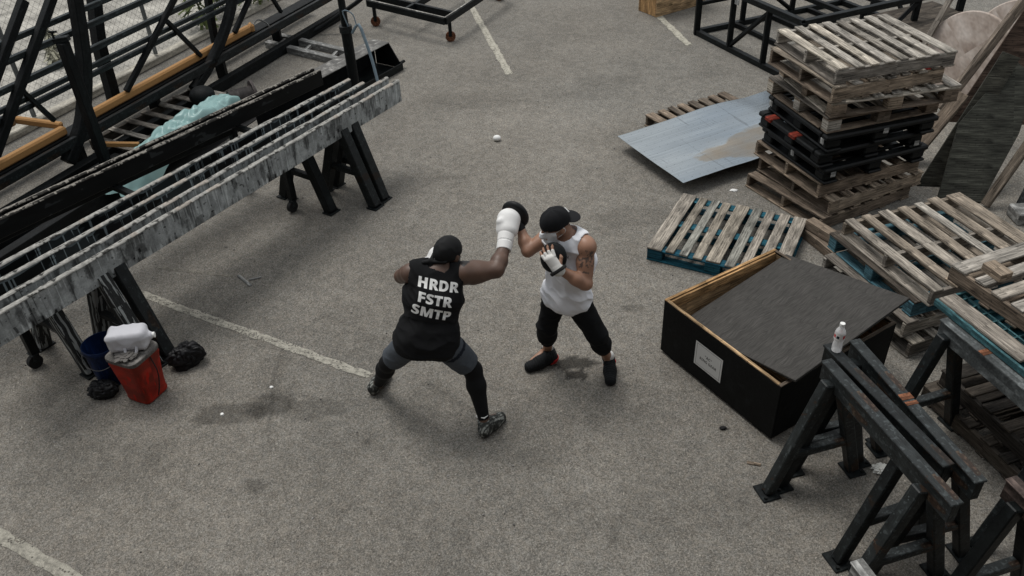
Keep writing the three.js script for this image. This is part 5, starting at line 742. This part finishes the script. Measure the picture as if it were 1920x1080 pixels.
  const tt = new THREE.CanvasTexture(cv); tt.colorSpace = THREE.SRGBColorSpace; const pg = printPatch(tgeo, add(add(mix(pel, nb, 0.8), Fd, 0.1), X, -0.045), X.map(v => -v), Y, 0.125, 0.04, Fd, 0.002);
  const tm = put('tank_top', tgeo, wt); const pm = put('chest_print', pg, mat([0.98, 0.98, 0.98], 0.9, { map: tt }), tm); pm.userData.label = 'small dark lettering on the chest';
  // trousers
  const cR = plane(mix(kr, ar, 0.62), sub(ar, kr)), cL = plane(mix(kl, al, 0.62), sub(al, kl)), top = plane(add(pel, Y, 0.02), Y);
  const tr = [cap(add(pel, X, -0.045), add(pel, X, 0.045), 0.108, 0.108), cap(hr, kr, 0.092, 0.064), cap(kr, mix(kr, ar, 0.35), 0.06, 0.061), cap(mix(kr, ar, 0.35), mix(kr, ar, 0.62), 0.06, 0.046), cap(hl, kl, 0.094, 0.066), cap(kl, mix(kl, al, 0.35), 0.062, 0.061), cap(mix(kl, al, 0.35), mix(kl, al, 0.62), 0.06, 0.046)];
  put('trousers', mesh(tr, 0.045, 0.008, 0.008, (d, x, y, z) => Math.max(d + wrinkle(x, y, z, 0.012, 81, 12, 16), y < 0.42 ? (x < 0.45 ? cR(x, y, z) : cL(x, y, z)) : -1, top(x, y, z))), cloth([0.0085, 0.009, 0.010], 0.9));
  for (const a of [ar, al]) put('sock', mesh([cap(add(a, [0, -0.02, 0]), add(a, [0, 0.034, 0]), 0.047, 0.046)], 0.01, 0.006), cloth([0.62, 0.62, 0.6]));
  const bk = cloth([0.011, 0.012, 0.013], 0.8), bs = mat([0.016, 0.016, 0.017], 0.7), rd = mat([0.42, 0.02, 0.02], 0.5);
  shoe(g, base, [0.325, -5.095], [0.065, -4.995], ar, bk, bs, 'shoe', rd); shoe(g, base, [0.742, -5.035], [0.722, -4.765], al, bk, bs, 'shoe', rd);
  // cap turned backwards, mask
  const capM = cloth([0.010, 0.0105, 0.012], 0.8), rim = plane(hd.at(0, 0.018, 0), add(hd.u, hd.f, -0.05));
  const cg = put('baseball_cap', mesh([ell(hd.at(0, 0.035, -0.012), [hd.s, hd.u, hd.f], [0.091, 0.103, 0.113])], 0.01, 0.005, 0, (d, x, y, z) => Math.max(d + 0.0015 * Math.sin(Math.atan2(dot(sub([x, y, z], hd.at(0, 0, -0.01)), hd.s), dot(sub([x, y, z], hd.at(0, 0, -0.01)), hd.f)) * 6), -rim(x, y, z))), capM);
  put('brim', mesh([ell(hd.at(0, 0.002, -0.125), [hd.s, add(hd.u, hd.f, -0.35), add(hd.f, hd.u, 0.35)], [0.085, 0.011, 0.078])], 0.01, 0.004, 0, (d, x, y, z) => d), capM, cg);
  put('strap_trim', mesh([cap(hd.at(-0.028, 0.064, -0.118), hd.at(0.0, 0.082, -0.112), 0.0045), cap(hd.at(0.0, 0.082, -0.112), hd.at(0.03, 0.064, -0.118), 0.0045)], 0.004, 0.003), M.white, cg);
  const mk = put('face_mask', mesh(hd.prims.slice(1, 5), 0.025, 0.0045, 0.009, (d, x, y, z) => { const q = sub([x, y, z], hd.at(0, 0, 0)), f = dot(q, hd.f), b = dot(q, hd.u); return Math.max(d, 0.035 - f + Math.max(0, -b) * 0.1, b - 0.006); }), cloth([0.72, 0.74, 0.76]));
  for (const s of [-1, 1]) put('ear_loop', merge([tube([hd.at(s * 0.056, -0.01, 0.05), hd.at(s * 0.076, 0.006, 0.015), hd.at(s * 0.088, 0.02, -0.02), hd.at(s * 0.084, -0.02, -0.03), hd.at(s * 0.07, -0.045, 0.0), hd.at(s * 0.05, -0.06, 0.05)], 0.0028, 6, 24)]), M.white, mk);
  // pads: black discs held in white backed mitts
  const pad = (n, c0, nn, r) => { nn = nrm(nn); const a = nrm(crs(nn, [0, 1, 0.2])), b = crs(nn, a); return put(n, mesh([ell(c0, [a, b, nn], [r * 0.93, r * 1.05, r * 0.36])], 0.01, 0.005, 0.004, (d, x, y, z) => d + 0.0012 * Math.sin(Math.hypot(x - c0[0], y - c0[1], z - c0[2]) * 160)), mat([0.012, 0.013, 0.014], 0.45)); };
  const pL = pad('boxing_pad', hL.at(0.075, 0.002, -0.05), [0.35, -0.35, -0.85], 0.098), pR = pad('boxing_pad', [0.05, 1.372, -5.15], [-0.5, -0.2, 0.85], 0.108);
  const wM = mat([0.66, 0.65, 0.62], 0.6);
  put('mitt_back', mesh(hL.palm.concat(hL.fingers.filter(q => q.k < 1 && q.i < 4).map(q => q.c), [cap(hL.at(-0.02, 0, 0), hL.at(0.01, 0, 0), 0.034, 0.03, [0.72, 0.42, 0.1], 1.2)]), 0.005, 0.0034, 0.0028), wM, pL);
  put('strap', mesh([cap(hL.at(-0.012, -0.03, 0.01), hL.at(-0.012, 0.032, 0.01), 0.032, 0.032)], 0.006, 0.004, 0.002, (d, x, y, z) => { const t = dot(sub([x, y, z], hL.at(-0.012, 0, 0)), nrm(sub(hL.at(1, 0, 0), hL.at(0, 0, 0)))); return Math.max(d, Math.abs(t) - 0.012); }), mat([0.02, 0.02, 0.02], 0.7), pL);
  put('mitt_back', mesh(hR.palm.concat(hR.fingers.filter(q => q.k < 2 && q.i < 4).map(q => q.c)), 0.006, 0.004, 0.006), mat([0.014, 0.015, 0.016], 0.6), pR);
}

renderer.render(scene, camera);
